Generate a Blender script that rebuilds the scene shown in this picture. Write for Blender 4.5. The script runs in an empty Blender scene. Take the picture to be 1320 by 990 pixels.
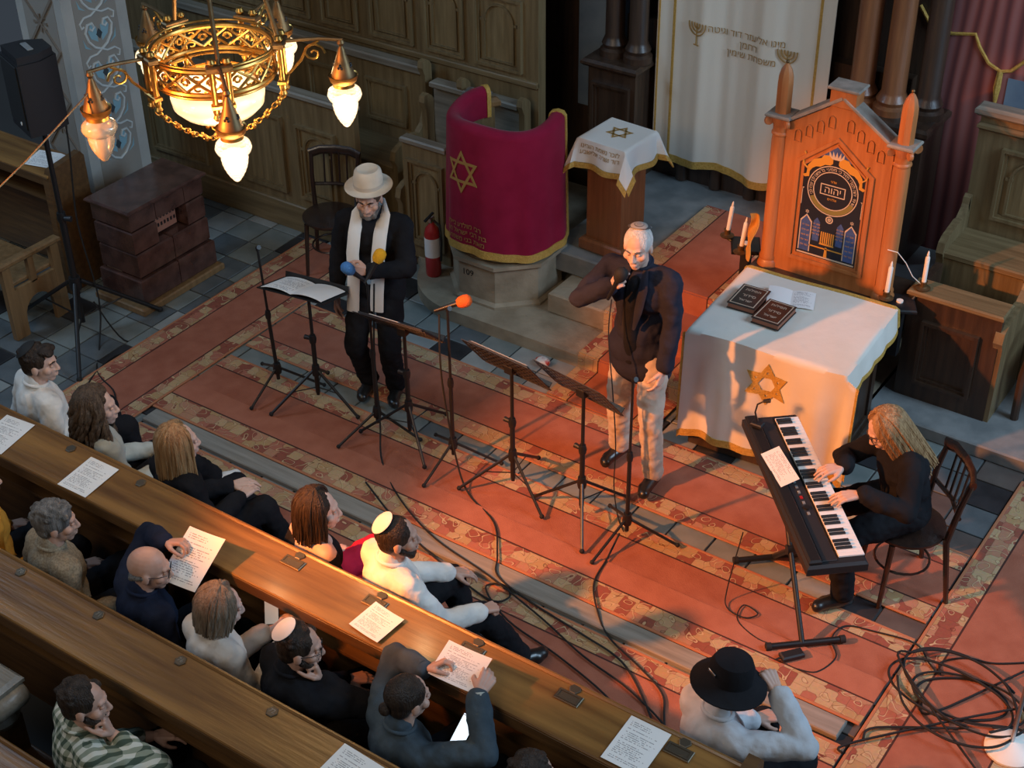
import bpy, bmesh, math, random
from mathutils import Vector, Matrix, Quaternion
random.seed(7)
PI = math.pi
SC = bpy.context.scene
COL = SC.collection
# ------------------------------------------------------------------ camera
yaw, pitch, roll = math.radians(-34.836), math.radians(34.852), math.radians(-0.751)
cd = Vector((math.sin(yaw)*math.cos(pitch), math.cos(yaw)*math.cos(pitch), -math.sin(pitch)))
cr = cd.cross(Vector((0, 0, 1))).normalized(); cu = cr.cross(cd)
cr, cu = math.cos(roll)*cr + math.sin(roll)*cu, -math.sin(roll)*cr + math.cos(roll)*cu
cam_data = bpy.data.cameras.new('gallery_camera'); cam = bpy.data.objects.new('gallery_camera', cam_data)
COL.objects.link(cam)
cam.matrix_world = Matrix(((cr.x, cu.x, -cd.x, 0), (cr.y, cu.y, -cd.y, 0), (cr.z, cu.z, -cd.z, 6.0), (0, 0, 0, 1)))
cam_data.sensor_width = 36; cam_data.lens = 1945.54/1320*36; cam_data.clip_start = 0.05
SC.camera = cam
# ------------------------------------------------------------------ world, lights, exposure
W = bpy.data.worlds.new('hall_ambient'); SC.world = W; W.use_nodes = True
W.node_tree.nodes['Background'].inputs[0].default_value = (0.42, 0.52, 0.66, 1)
W.node_tree.nodes['Background'].inputs[1].default_value = 0.09
def look_at(o, loc, tgt):
    o.location = loc
    o.rotation_euler = (Vector(tgt)-Vector(loc)).to_track_quat('-Z', 'Y').to_euler()
def light(name, kind, loc, tgt, power, colr, size=1.0, **k):
    L = bpy.data.lights.new(name, kind); L.energy = power; L.color = colr
    if kind == 'AREA':
        L.shape = 'RECTANGLE'; L.size = size; L.size_y = k.get('size_y', size)
    elif kind == 'SPOT':
        L.spot_size = math.radians(k['angle']); L.spot_blend = k.get('blend', 0.5); L.shadow_soft_size = size
    else:
        L.shadow_soft_size = size
    o = bpy.data.objects.new(name, L); COL.objects.link(o); look_at(o, loc, tgt)
    return o
# tall side window (cool daylight from the right of the hall)
light('side_window_light', 'AREA', (3.0, 7.6, 5.3), (-5.8, 6.5, 0.5), 490, (0.52, 0.75, 1.0), 3.0, size_y=4.0)
# window high in the left aisle
light('aisle_window_light', 'AREA', (-10.5, 3.0, 6.5), (-7.6, 6.3, 0.3), 170, (0.45, 0.70, 1.0), 2.0)
# soft neutral fill, added above and behind the camera; no real window there
light('rear_fill_light', 'AREA', (-3.0, -3.0, 8.5), (-4.5, 6.0, 0.5), 235, (1.0, 0.88, 0.74), 4.0)
# stage lamp with an orange gel standing on the left gallery
light('stage_lamp_light', 'SPOT', (-5.9, 1.4, 3.9), (-2.5, 7.0, 0.6), 3000, (1.0, 0.30, 0.065), 0.10, angle=42, blend=0.5)
SC.view_settings.view_transform = 'Standard'; SC.view_settings.look = 'None'
SC.view_settings.gamma = 1.0; SC.view_settings.use_curve_mapping = False
SC.view_settings.exposure = -0.10

# ------------------------------------------------------------------ materials
def mat(name, c, rough=0.6, metal=0.0, c2=None, scale=8.0, bump=0.0, bscale=None, stretch=(1, 1, 1), emit=None, estr=0.0,
        detail=4.0, sheen=0.0, coat=0.0, contrast=(0.35, 0.65), kind='noise', coords='Object', spec=0.5):
    m = bpy.data.materials.new(name); m.use_nodes = True
    nt = m.node_tree; b = nt.nodes['Principled BSDF']
    b.inputs['Base Color'].default_value = (*c, 1); b.inputs['Roughness'].default_value = rough
    b.inputs['Metallic'].default_value = metal; b.inputs['Specular IOR Level'].default_value = spec
    if sheen: b.inputs['Sheen Weight'].default_value = sheen
    if coat: b.inputs['Coat Weight'].default_value = coat; b.inputs['Coat Roughness'].default_value = 0.15
    if emit: b.inputs['Emission Color'].default_value = (*emit, 1); b.inputs['Emission Strength'].default_value = estr
    if c2 or bump:
        tc = nt.nodes.new('ShaderNodeTexCoord'); mp = nt.nodes.new('ShaderNodeMapping')
        mp.inputs['Scale'].default_value = stretch
        nt.links.new(tc.outputs[coords], mp.inputs[0])
        if kind == 'wave':
            n = nt.nodes.new('ShaderNodeTexWave'); n.inputs['Scale'].default_value = scale
            n.inputs['Distortion'].default_value = 6; n.inputs['Detail'].default_value = detail
        else:
            n = nt.nodes.new('ShaderNodeTexNoise'); n.inputs['Scale'].default_value = scale; n.inputs['Detail'].default_value = detail
        nt.links.new(mp.outputs[0], n.inputs['Vector'])
        if c2:
            r = nt.nodes.new('ShaderNodeValToRGB'); e = r.color_ramp.elements
            e[0].position, e[1].position = contrast; e[0].color = (*c, 1); e[1].color = (*c2, 1)
            nt.links.new(n.outputs['Fac'], r.inputs[0]); nt.links.new(r.outputs[0], b.inputs['Base Color'])
        if bump:
            n2 = nt.nodes.new('ShaderNodeTexNoise'); n2.inputs['Scale'].default_value = bscale or scale*3; n2.inputs['Detail'].default_value = 5
            nt.links.new(mp.outputs[0], n2.inputs['Vector'])
            bp = nt.nodes.new('ShaderNodeBump'); bp.inputs['Strength'].default_value = bump; bp.inputs['Distance'].default_value = 0.02
            nt.links.new(n2.outputs['Fac'], bp.inputs['Height']); nt.links.new(bp.outputs[0], b.inputs['Normal'])
    return m
def wood(name, c, c2, axis=0, rough=0.45, coat=0.1, scale=3.0):
    st = [9, 9, 9]; st[axis] = 0.7
    return mat(name, c, rough, c2=c2, scale=scale, stretch=st, bump=0.12, bscale=scale*4, detail=6, coat=coat, contrast=(0.3, 0.7))
def nn(nt, typ, **kw):
    n = nt.nodes.new(typ)
    for k, v in kw.items(): setattr(n, k, v)
    return n
def ornament_mat(name, cols, line, scale=7.0, coords='Object', stretch=(1, 1, 1), loops=None):
    """woven ornament: patches of colour with dark outlines and pale looping contour lines"""
    m = bpy.data.materials.new(name); m.use_nodes = True; nt = m.node_tree; b = nt.nodes['Principled BSDF']
    b.inputs['Roughness'].default_value = 0.95; b.inputs['Specular IOR Level'].default_value = 0.1
    tc = nn(nt, 'ShaderNodeTexCoord'); mp = nn(nt, 'ShaderNodeMapping'); mp.inputs['Scale'].default_value = stretch
    nt.links.new(tc.outputs[coords], mp.inputs[0])
    v = nn(nt, 'ShaderNodeTexVoronoi', distance='CHEBYCHEV', voronoi_dimensions='2D'); v.inputs['Scale'].default_value = scale; v.inputs['Randomness'].default_value = 0.55
    nt.links.new(mp.outputs[0], v.inputs['Vector'])
    sep = nn(nt, 'ShaderNodeSeparateColor'); nt.links.new(v.outputs['Color'], sep.inputs[0])
    r = nn(nt, 'ShaderNodeValToRGB'); r.color_ramp.interpolation = 'CONSTANT'
    while len(r.color_ramp.elements) < len(cols): r.color_ramp.elements.new(0.5)
    for i, c in enumerate(cols):
        r.color_ramp.elements[i].position = i/len(cols); r.color_ramp.elements[i].color = (*c, 1)
    nt.links.new(sep.outputs[0], r.inputs[0])
    # contour rings from a smooth noise
    n = nn(nt, 'ShaderNodeTexNoise'); n.inputs['Scale'].default_value = scale*0.9; n.inputs['Detail'].default_value = 0.3
    nt.links.new(mp.outputs[0], n.inputs['Vector'])
    mu = nn(nt, 'ShaderNodeMath', operation='MULTIPLY'); mu.inputs[1].default_value = 3.5; nt.links.new(n.outputs['Fac'], mu.inputs[0])
    fr = nn(nt, 'ShaderNodeMath', operation='FRACT'); nt.links.new(mu.outputs[0], fr.inputs[0])
    r2 = nn(nt, 'ShaderNodeValToRGB'); e = r2.color_ramp.elements; e[0].position = 0.0; e[0].color = (0, 0, 0, 1); e[1].position = 0.06; e[1].color = (0, 0, 0, 1)
    x = e.new(0.08); x.color = (1, 1, 1, 1); x = e.new(0.13); x.color = (1, 1, 1, 1); x = e.new(0.15); x.color = (0, 0, 0, 1)
    nt.links.new(fr.outputs[0], r2.inputs[0])
    mx = nn(nt, 'ShaderNodeMix', data_type='RGBA'); nt.links.new(r2.outputs[0], mx.inputs[0]); nt.links.new(r.outputs[0], mx.inputs[6]); mx.inputs[7].default_value = (*(loops or (0.68, 0.52, 0.33)), 1)
    r3 = nn(nt, 'ShaderNodeValToRGB'); e = r3.color_ramp.elements; e[0].position = 0.0; e[0].color = (1, 1, 1, 1); e[1].position = 0.05; e[1].color = (0, 0, 0, 1)
    nt.links.new(fr.outputs[0], r3.inputs[0])
    mx2 = nn(nt, 'ShaderNodeMix', data_type='RGBA'); nt.links.new(r3.outputs[0], mx2.inputs[0]); nt.links.new(mx.outputs[2], mx2.inputs[6]); mx2.inputs[7].default_value = (*line, 1)
    v2 = nn(nt, 'ShaderNodeTexVoronoi', distance='CHEBYCHEV', voronoi_dimensions='2D', feature='F2'); v2.inputs['Scale'].default_value = scale; v2.inputs['Randomness'].default_value = 0.55; nt.links.new(mp.outputs[0], v2.inputs['Vector'])
    sb = nn(nt, 'ShaderNodeMath', operation='SUBTRACT'); nt.links.new(v2.outputs['Distance'], sb.inputs[0]); nt.links.new(v.outputs['Distance'], sb.inputs[1])
    lt = nn(nt, 'ShaderNodeMath', operation='LESS_THAN'); lt.inputs[1].default_value = 0.045; nt.links.new(sb.outputs[0], lt.inputs[0]); lf = nn(nt, 'ShaderNodeMath', operation='MULTIPLY'); lf.inputs[1].default_value = 0.38; nt.links.new(lt.outputs[0], lf.inputs[0])
    mx3 = nn(nt, 'ShaderNodeMix', data_type='RGBA'); nt.links.new(lf.outputs[0], mx3.inputs[0]); nt.links.new(mx2.outputs[2], mx3.inputs[6]); mx3.inputs[7].default_value = (*line, 1); mx2 = mx3
    fine = nn(nt, 'ShaderNodeTexNoise'); fine.inputs['Scale'].default_value = 60; nt.links.new(tc.outputs[coords], fine.inputs['Vector'])
    mm = nn(nt, 'ShaderNodeMix', data_type='RGBA', blend_type='MULTIPLY'); mm.inputs[0].default_value = 0.35
    nt.links.new(mx2.outputs[2], mm.inputs[6]); nt.links.new(fine.outputs['Color'], mm.inputs[7])
    nt.links.new(mm.outputs[2], b.inputs['Base Color'])
    return m
M = {}
M['oak'] = wood('weathered oak', (0.135, 0.092, 0.042), (0.225, 0.160, 0.078), 2)
M['oakx'] = wood('weathered oak along', (0.135, 0.092, 0.042), (0.225, 0.160, 0.078), 0)
M['oakpanel'] = wood('oak panel field', (0.15, 0.102, 0.045), (0.27, 0.195, 0.095), 2)
M['oakrail'] = wood('worn grey oak rail', (0.16, 0.135, 0.10), (0.27, 0.24, 0.19), 0)
M['darkwood'] = wood('dark walnut', (0.030, 0.017, 0.011), (0.062, 0.034, 0.020), 2, rough=0.4)
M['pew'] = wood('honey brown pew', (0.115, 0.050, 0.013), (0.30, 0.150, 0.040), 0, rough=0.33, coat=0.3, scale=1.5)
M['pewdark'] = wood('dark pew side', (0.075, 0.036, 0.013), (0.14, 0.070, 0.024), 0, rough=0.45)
M['redwood'] = wood('orange stained wood', (0.36, 0.125, 0.035), (0.48, 0.185, 0.060), 2, rough=0.5)
M['redwoodgrey'] = mat('dusty wood top', (0.22, 0.20, 0.17), 0.7, c2=(0.33, 0.30, 0.26), scale=12)
M['columnwood'] = wood('red brown column wood', (0.17, 0.062, 0.024), (0.27, 0.105, 0.04), 2, rough=0.4, coat=0.2)
M['chairwood'] = wood('black brown bentwood', (0.018, 0.010, 0.008), (0.035, 0.018, 0.012), 2, rough=0.28, coat=0.4)
M['oldwood'] = wood('plain brown wood', (0.16, 0.088, 0.034), (0.24, 0.14, 0.060), 2)
M['plank'] = wood('grey worn plank', (0.19, 0.175, 0.145), (0.30, 0.28, 0.24), 0, rough=0.8, coat=0)
M['stone'] = mat('sandstone', (0.24, 0.185, 0.12), 0.85, c2=(0.36, 0.29, 0.20), scale=5, bump=0.3, bscale=30)
M['stonegrey'] = mat('grey paving stone', (0.15, 0.16, 0.16), 0.6, c2=(0.23, 0.235, 0.23), scale=6, bump=0.15, bscale=25)
M['grout'] = mat('dark grout', (0.07, 0.068, 0.065), 0.9)
TILES = [mat('tile %s' % n, c, 0.42, c2=c2, scale=5, bump=0.12, bscale=20) for n, c, c2 in (
    ('grey green', (0.16, 0.185, 0.175), (0.22, 0.24, 0.225)), ('light grey', (0.25, 0.265, 0.25), (0.33, 0.34, 0.32)),
    ('black', (0.018, 0.019, 0.021), (0.035, 0.035, 0.038)), ('slate', (0.085, 0.10, 0.105), (0.125, 0.14, 0.145)), ('brown', (0.085, 0.068, 0.06), (0.12, 0.098, 0.085)))]
M['red'] = mat('brick red carpet', (0.315, 0.108, 0.066), 0.98, c2=(0.375, 0.138, 0.086), scale=7, bump=0.25, bscale=160, spec=0.05)
M['redlight'] = mat('brick red carpet overlay', (0.36, 0.128, 0.078), 0.98, c2=(0.415, 0.155, 0.096), scale=7, bump=0.25, bscale=160, spec=0.05)
M['border'] = ornament_mat('woven carpet border', [(0.50, 0.31, 0.15), (0.46, 0.17, 0.11), (0.54, 0.36, 0.19), (0.33, 0.105, 0.07), (0.50, 0.25, 0.15), (0.56, 0.38, 0.21)], (0.13, 0.045, 0.03), 12.0, loops=(0.62, 0.46, 0.26))
M['bind'] = mat('carpet binding', (0.42, 0.16, 0.075), 0.95)
M['dline'] = mat('carpet dark line', (0.055, 0.018, 0.012), 0.95)
M['black'] = mat('black painted metal', (0.012, 0.012, 0.013), 0.42)
M['blackplastic'] = mat('black plastic', (0.014, 0.014, 0.016), 0.5)
M['rubber'] = mat('black rubber', (0.010, 0.010, 0.010), 0.8)
M['paper'] = mat('white paper', (0.78, 0.78, 0.76), 0.9)
M['white'] = mat('white cloth', (0.74, 0.72, 0.68), 0.95, bump=0.12, bscale=9, scale=5)
M['cream'] = mat('cream curtain cloth', (0.70, 0.66, 0.56), 0.95, bump=0.05, bscale=60, scale=10)
M['tablecloth'] = mat('off white tablecloth', (0.66, 0.62, 0.54), 0.9, c2=(0.72, 0.69, 0.62), scale=3, bump=0.4, bscale=5)
M['gold'] = mat('gold thread', (0.46, 0.27, 0.045), 0.6, c2=(0.58, 0.36, 0.08), scale=60, bump=0.5, bscale=150)
M['goldtext'] = mat('gold embroidery', (0.36, 0.21, 0.055), 0.65)
M['velvet'] = mat('crimson velvet', (0.215, 0.006, 0.030), 0.85, c2=(0.27, 0.010, 0.042), scale=4, bump=0.15, bscale=12, sheen=0.08, spec=0.1)
M['brass'] = mat('aged brass', (0.56, 0.33, 0.085), 0.34, 0.9, c2=(0.40, 0.22, 0.055), scale=20)
M['brassdull'] = mat('dull bronze', (0.24, 0.15, 0.065), 0.5, 0.8, c2=(0.15, 0.095, 0.045), scale=16)
M['chrome'] = mat('steel', (0.55, 0.55, 0.55), 0.3, 1.0)
M['iron'] = mat('cast iron plate', (0.13, 0.105, 0.075), 0.45, 0.7)
M['candle'] = mat('candle wax', (0.80, 0.78, 0.72), 0.5)
M['extred'] = mat('fire red paint', (0.42, 0.02, 0.022), 0.3, coat=0.5)
M['skin'] = mat('skin', (0.50, 0.285, 0.205), 0.55, c2=(0.56, 0.33, 0.245), scale=14)
M['skinpale'] = mat('pale skin', (0.58, 0.37, 0.29), 0.55, c2=(0.63, 0.42, 0.335), scale=14)
M['eye'] = mat('eye white', (0.65, 0.62, 0.58), 0.3)
M['iris'] = mat('dark iris', (0.03, 0.02, 0.015), 0.2)
M['lips'] = mat('lips', (0.42, 0.17, 0.14), 0.5)
def cloth(name, c, c2=None, rough=0.92, bs=14, b=0.35): 
    c2 = c2 or tuple(min(1, x*1.35+0.002) for x in c)
    return mat(name, c, rough, c2=c2, scale=5, bump=b, bscale=bs, spec=0.12)
M['blackcloth'] = cloth('black cloth', (0.010, 0.010, 0.012))
M['navy'] = cloth('dark navy jacket', (0.020, 0.021, 0.034))
M['beige'] = cloth('beige trousers', (0.44, 0.36, 0.29))
M['whitecloth'] = cloth('white cotton', (0.66, 0.63, 0.58))
M['shoe'] = mat('black leather', (0.010, 0.010, 0.010), 0.35, coat=0.3)
def hairmat(name, c, c2):
    return mat(name, c, 0.5, c2=c2, scale=9, stretch=(6, 6, 0.6), bump=0.6, bscale=30, spec=0.35)
M['hairdark'] = hairmat('dark brown hair', (0.016, 0.010, 0.007), (0.045, 0.028, 0.018))
M['hairbrown'] = hairmat('brown hair', (0.055, 0.033, 0.020), (0.12, 0.078, 0.048))
M['hairblond'] = hairmat('blond hair', (0.22, 0.120, 0.050), (0.42, 0.26, 0.125))
M['hairash'] = hairmat('ash blond hair', (0.13, 0.095, 0.065), (0.25, 0.195, 0.14))
M['hairgrey'] = hairmat('grey hair', (0.085, 0.078, 0.070), (0.22, 0.205, 0.19))
M['hairwhite'] = hairmat('white hair', (0.52, 0.50, 0.47), (0.70, 0.68, 0.65))
# ------------------------------------------------------------------ geometry helpers
class MB:
    """collects geometry, links it as one mesh object"""
    def __init__(s): s.v = []; s.f = []
    def add(s, vs, fs):
        n = len(s.v); s.v += [tuple(v) for v in vs]; s.f += [tuple(i+n for i in f) for f in fs]; return s
    def box(s, c, d, rz=0.0, R=None, bev=0.0):
        hx, hy, hz = d[0]/2, d[1]/2, d[2]/2
        R = R or Matrix.Rotation(rz, 3, 'Z'); c = Vector(c)
        b = min(bev, hx*0.9, hy*0.9, hz*0.9)
        if b <= 0:
            vs = [R @ Vector((x*hx, y*hy, z*hz)) + c for z in (-1, 1) for x, y in ((-1, -1), (1, -1), (1, 1), (-1, 1))]
            return s.add(vs, [(3, 2, 1, 0), (4, 5, 6, 7), (0, 1, 5, 4), (1, 2, 6, 5), (2, 3, 7, 6), (3, 0, 4, 7)])
        vs = []
        for z, k in ((-hz, b), (-hz+b, 0), (hz-b, 0), (hz, b)):
            for x, y in ((-1, -1), (1, -1), (1, 1), (-1, 1)):
                vs.append(R @ Vector((x*(hx-k), y*(hy-k), z)) + c)
        fs = [(3, 2, 1, 0), (12, 13, 14, 15)]
        for r in range(3):
            for i in range(4):
                j = (i+1) % 4; fs.append((r*4+i, r*4+j, r*4+4+j, r*4+4+i))
        return s.add(vs, fs)
    def lathe(s, prof, c=(0, 0, 0), n=20, R=None, cap=True):
        c = Vector(c); vs = []
        for r, z in prof:
            for i in range(n):
                a = 2*PI*i/n; p = Vector((r*math.cos(a), r*math.sin(a), z)); vs.append((R @ p if R else p) + c)
        fs = []
        for k in range(len(prof)-1):
            for i in range(n):
                j = (i+1) % n; fs.append((k*n+i, k*n+j, (k+1)*n+j, (k+1)*n+i))
        if cap:
            fs.append(tuple(range(n-1, -1, -1))); fs.append(tuple((len(prof)-1)*n+i for i in range(n)))
        return s.add(vs, fs)
    def cyl(s, p0, p1, r0, r1=None, n=12):
        p0, p1 = Vector(p0), Vector(p1); d = p1-p0; L = d.length
        R = d.to_track_quat('Z', 'Y').to_matrix() if L > 1e-6 else Matrix.Identity(3)
        return s.lathe([(r0, 0), (r0 if r1 is None else r1, L)], p0, n, R)
    def tube(s, pts, r, n=8, closed=False, flat=None, up=None):
        """tube along pts; r a number or list; flat = (ra, rb) elliptical section oriented with `up`"""
        pts = [Vector(p) for p in pts]; m = len(pts); vs = []
        prev = None
        for i, p in enumerate(pts):
            a = pts[i-1] if i > 0 else (pts[-1] if closed else p); b = pts[(i+1) % m] if (i < m-1 or closed) else p
            t = (b-a).normalized() if (b-a).length > 1e-9 else Vector((0, 0, 1))
            if up is not None: x = Vector(up).cross(t)
            elif prev is None: x = t.orthogonal()
            else: x = prev - t*prev.dot(t)
            if x.length < 1e-6: x = t.orthogonal()
            x.normalize(); prev = x; y = t.cross(x)
            rr = r[i] if isinstance(r, (list, tuple)) else r
            ra, rb = (flat[0]*rr, flat[1]*rr) if flat else (rr, rr)
            for k in range(n):
                q = 2*PI*k/n; vs.append(p + x*ra*math.cos(q) + y*rb*math.sin(q))
        fs = []
        for i in range(m if closed else m-1):
            i2 = (i+1) % m
            for k in range(n):
                k2 = (k+1) % n; fs.append((i*n+k, i*n+k2, i2*n+k2, i2*n+k))
        if not closed: fs.append(tuple(range(n-1, -1, -1))); fs.append(tuple((m-1)*n+k for k in range(n)))
        return s.add(vs, fs)
    def prism(s, poly, h, T=None):
        """poly (x,y) extruded from z=0 to h, mapped by matrix T"""
        T = T or Matrix.Identity(4); n = len(poly)
        vs = [T @ Vector((x, y, 0)) for x, y in poly] + [T @ Vector((x, y, h)) for x, y in poly]
        fs = [tuple(range(n-1, -1, -1)), tuple(range(n, 2*n))] + [(i, (i+1) % n, n+(i+1) % n, n+i) for i in range(n)]
        return s.add(vs, fs)
    def sphere(s, c, r, n=14, m=9, R=None):
        r = r if isinstance(r, (list, tuple)) else (r, r, r); c = Vector(c); vs = []
        for j in range(m+1):
            t = PI*j/m
            for i in range(n):
                a = 2*PI*i/n; p = Vector((r[0]*math.sin(t)*math.cos(a), r[1]*math.sin(t)*math.sin(a), -r[2]*math.cos(t)))
                vs.append((R @ p if R else p) + c)
        fs = [(j*n+i, j*n+(i+1) % n, (j+1)*n+(i+1) % n, (j+1)*n+i) for j in range(m) for i in range(n)]
        return s.add(vs, fs)
    def grid(s, fn, nu, nv, thick=0.0):
        """surface fn(u,v)->point for u,v in 0..1; thick gives a closed slab"""
        P = [[Vector(fn(i/nu, j/nv)) for i in range(nu+1)] for j in range(nv+1)]
        idx = lambda i, j: j*(nu+1)+i
        fs = [(idx(i, j), idx(i+1, j), idx(i+1, j+1), idx(i, j+1)) for j in range(nv) for i in range(nu)]
        flat = [p for row in P for p in row]
        if not thick: return s.add(flat, fs)
        N = []
        for j in range(nv+1):
            for i in range(nu+1):
                a = P[j][min(i+1, nu)]-P[j][max(i-1, 0)]; b = P[min(j+1, nv)][i]-P[max(j-1, 0)][i]
                q = a.cross(b); N.append(q.normalized() if q.length > 1e-9 else Vector((0, 0, 1)))
        n = len(flat); back = [p - q*thick for p, q in zip(flat, N)]
        fs2 = [tuple(n+k for k in reversed(f)) for f in fs]
        rim = [idx(i, 0) for i in range(nu)] + [idx(nu, j) for j in range(nv)] + [idx(i, nv) for i in range(nu, 0, -1)] + [idx(0, j) for j in range(nv, 0, -1)]
        side = [(rim[k], n+rim[k], n+rim[(k+1) % len(rim)], rim[(k+1) % len(rim)]) for k in range(len(rim))]
        return s.add(flat + back, fs + fs2 + [tuple(reversed(q)) for q in side])
    def mesh(s, name, smooth=None):
        me = bpy.data.meshes.new(name); me.from_pydata(s.v, [], s.f)
        bm = bmesh.new(); bm.from_mesh(me); bmesh.ops.remove_doubles(bm, verts=bm.verts, dist=1e-6)
        bmesh.ops.recalc_face_normals(bm, faces=bm.faces); bm.to_mesh(me); bm.free()
        if smooth is not None:
            me.shade_smooth(); me.set_sharp_from_angle(angle=math.radians(smooth))
        return me
    def build(s, name, m, parent=None, smooth=40, loc=None, rz=0.0):
        me = s.mesh(name, smooth); me.materials.append(M[m] if isinstance(m, str) else m)
        o = bpy.data.objects.new(name, me); COL.objects.link(o)
        if loc: o.location = loc
        if rz: o.rotation_euler = (0, 0, rz)
        if parent: o.parent = parent
        return o
def tag(o, label, cat, group=None):
    o['label'] = label; o['category'] = cat
    if group: o['group'] = group
    return o
def thing(name, label, cat, loc=(0, 0, 0), rz=0.0, group=None):
    o = bpy.data.objects.new(name, None); COL.objects.link(o); o.empty_display_size = 0.1
    o.location = loc; o.rotation_euler = (0, 0, rz)
    return tag(o, label, cat, group)
def struct(o): o['kind'] = 'structure'; return o
def empty_struct(name, loc=(0, 0, 0)):
    o = bpy.data.objects.new(name, None); COL.objects.link(o); o.location = loc; return struct(o)
def copy_obj(o, parent=None):
    c = o.copy(); COL.objects.link(c)
    if parent: c.parent = parent
    return c
from mathutils.geometry import delaunay_2d_cdt
def text_mesh(name, body, size, T, m, parent, extrude=0.0006, align='CENTER', spacing=1.0):
    """lettering as real geometry, placed by matrix T (local XY plane = face of the text); outlines are
    filled by winding number, since letters built of overlapping strokes are not filled rightly otherwise"""
    cu_ = bpy.data.curves.new(name, 'FONT'); cu_.body = body; cu_.size = 1.0; cu_.align_x = align; cu_.align_y = 'CENTER'
    cu_.fill_mode = 'NONE'; cu_.resolution_u = 2; cu_.space_character = spacing
    t = bpy.data.objects.new(name+'_tmp', cu_); COL.objects.link(t)
    dg = bpy.context.evaluated_depsgraph_get(); src = bpy.data.meshes.new_from_object(t.evaluated_get(dg))
    V = [v.co.to_2d() for v in src.vertices]; ES = {frozenset(e.vertices) for e in src.edges}
    bpy.data.objects.remove(t); bpy.data.curves.remove(cu_); bpy.data.meshes.remove(src)
    loops = []; cur_ = []
    for i in range(len(V)):
        cur_.append(i)
        if frozenset((i, i+1)) not in ES: loops.append(cur_); cur_ = []
    loops = [l for l in loops if len(l) > 2]
    DE = [(l[k], l[(k+1) % len(l)]) for l in loops for k in range(len(l))]
    vs = []; fs = []
    if DE:
        r = delaunay_2d_cdt(V, DE, [], 1, 1e-7)
        def wind(p):
            w = 0
            for i, j in DE:
                a_, b_ = V[i], V[j]
                if (a_.y <= p.y) != (b_.y <= p.y):
                    x = a_.x+(p.y-a_.y)/(b_.y-a_.y)*(b_.x-a_.x)
                    if x > p.x: w += 1 if b_.y > a_.y else -1
            return w
        vs = [(p.x*size, p.y*size, extrude) for p in r[0]]
        for f in r[2]:
            if wind(sum((r[0][i] for i in f), Vector((0, 0)))/len(f)) != 0: fs.append(tuple(f))
        n = len(vs); vs += [(p.x*size, p.y*size, 0.0) for p in V] + [(p.x*size, p.y*size, extrude) for p in V]; nv = len(V)
        fs += [(n+i, n+j, n+nv+j, n+nv+i) for i, j in DE]
    me = bpy.data.meshes.new(name); me.from_pydata(vs, [], fs)
    me.transform(T); me.materials.append(M[m] if isinstance(m, str) else m)
    o = bpy.data.objects.new(name, me); COL.objects.link(o)
    if parent: o.parent = parent
    return o
def heb(s): return s[::-1]          # right-to-left script laid out left-to-right
def frame(o, x, n):
    """4x4 with local X=x, local Z=n (face normal), at origin o"""
    x = Vector(x).normalized(); n = Vector(n).normalized(); y = n.cross(x).normalized(); x = y.cross(n)
    return Matrix(((x.x, y.x, n.x, o[0]), (x.y, y.y, n.y, o[1]), (x.z, y.z, n.z, o[2]), (0, 0, 0, 1)))
def arch_poly(w, h, n=10):
    r = w/2; p = [(-r, 0), (r, 0)]
    return p + [(r*math.cos(PI*i/n), h-r+r*math.sin(PI*i/n)) for i in range(n+1)]
def frame_poly(mb, outer, inner, T, h):
    """flat ring between two same-length outlines, extruded by h"""
    n = len(outer); vs = []
    for z in (0, h):
        vs += [T @ Vector((x, y, z)) for x, y in outer] + [T @ Vector((x, y, z)) for x, y in inner]
    fs = []
    for i in range(n):
        j = (i+1) % n
        fs += [(2*n+i, 2*n+j, 3*n+j, 3*n+i), (i, n+i, n+j, j), (i, j, 2*n+j, 2*n+i), (n+i, 3*n+i, 3*n+j, n+j)]
    mb.add(vs, fs)
def star_polys(R, w):
    """six bars of a hexagram outline: list of quads (2D)"""
    out = []
    for base in (90, -90):
        P = [Vector((R*math.cos(math.radians(base+120*k)), R*math.sin(math.radians(base+120*k)))) for k in range(3)]
        for k in range(3):
            a, b = P[k], P[(k+1) % 3]; n = Vector((-(b-a).y, (b-a).x)).normalized()
            if n.dot(-(a+b)) < 0: n = -n
            ins = w*math.sqrt(3)
            d = (b-a).normalized()
            out.append([a, b, b+n*w-d*ins, a+n*w+d*ins])
    return out
def star(name, R, w, T, m, parent, h=0.002, fn=None):
    mb = MB()
    for q in star_polys(R, w):
        if fn is None: mb.prism([(p.x, p.y) for p in q], h, T)
        else:
            N = 8; vs = []; fs = []
            for i in range(N+1):
                t = i/N
                for s_ in (q[0]*(1-t)+q[1]*t, q[3]*(1-t)+q[2]*t):
                    for z in (h, 0.0): vs.append(fn(s_.x, s_.y, z))
            for i in range(N):
                a = i*4; fs += [(a, a+4, a+6, a+2), (a+1, a+3, a+7, a+5), (a, a+1, a+5, a+4), (a+2, a+6, a+7, a+3)]
            mb.add(vs, fs)
    return mb.build(name, m, parent, smooth=None)
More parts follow.
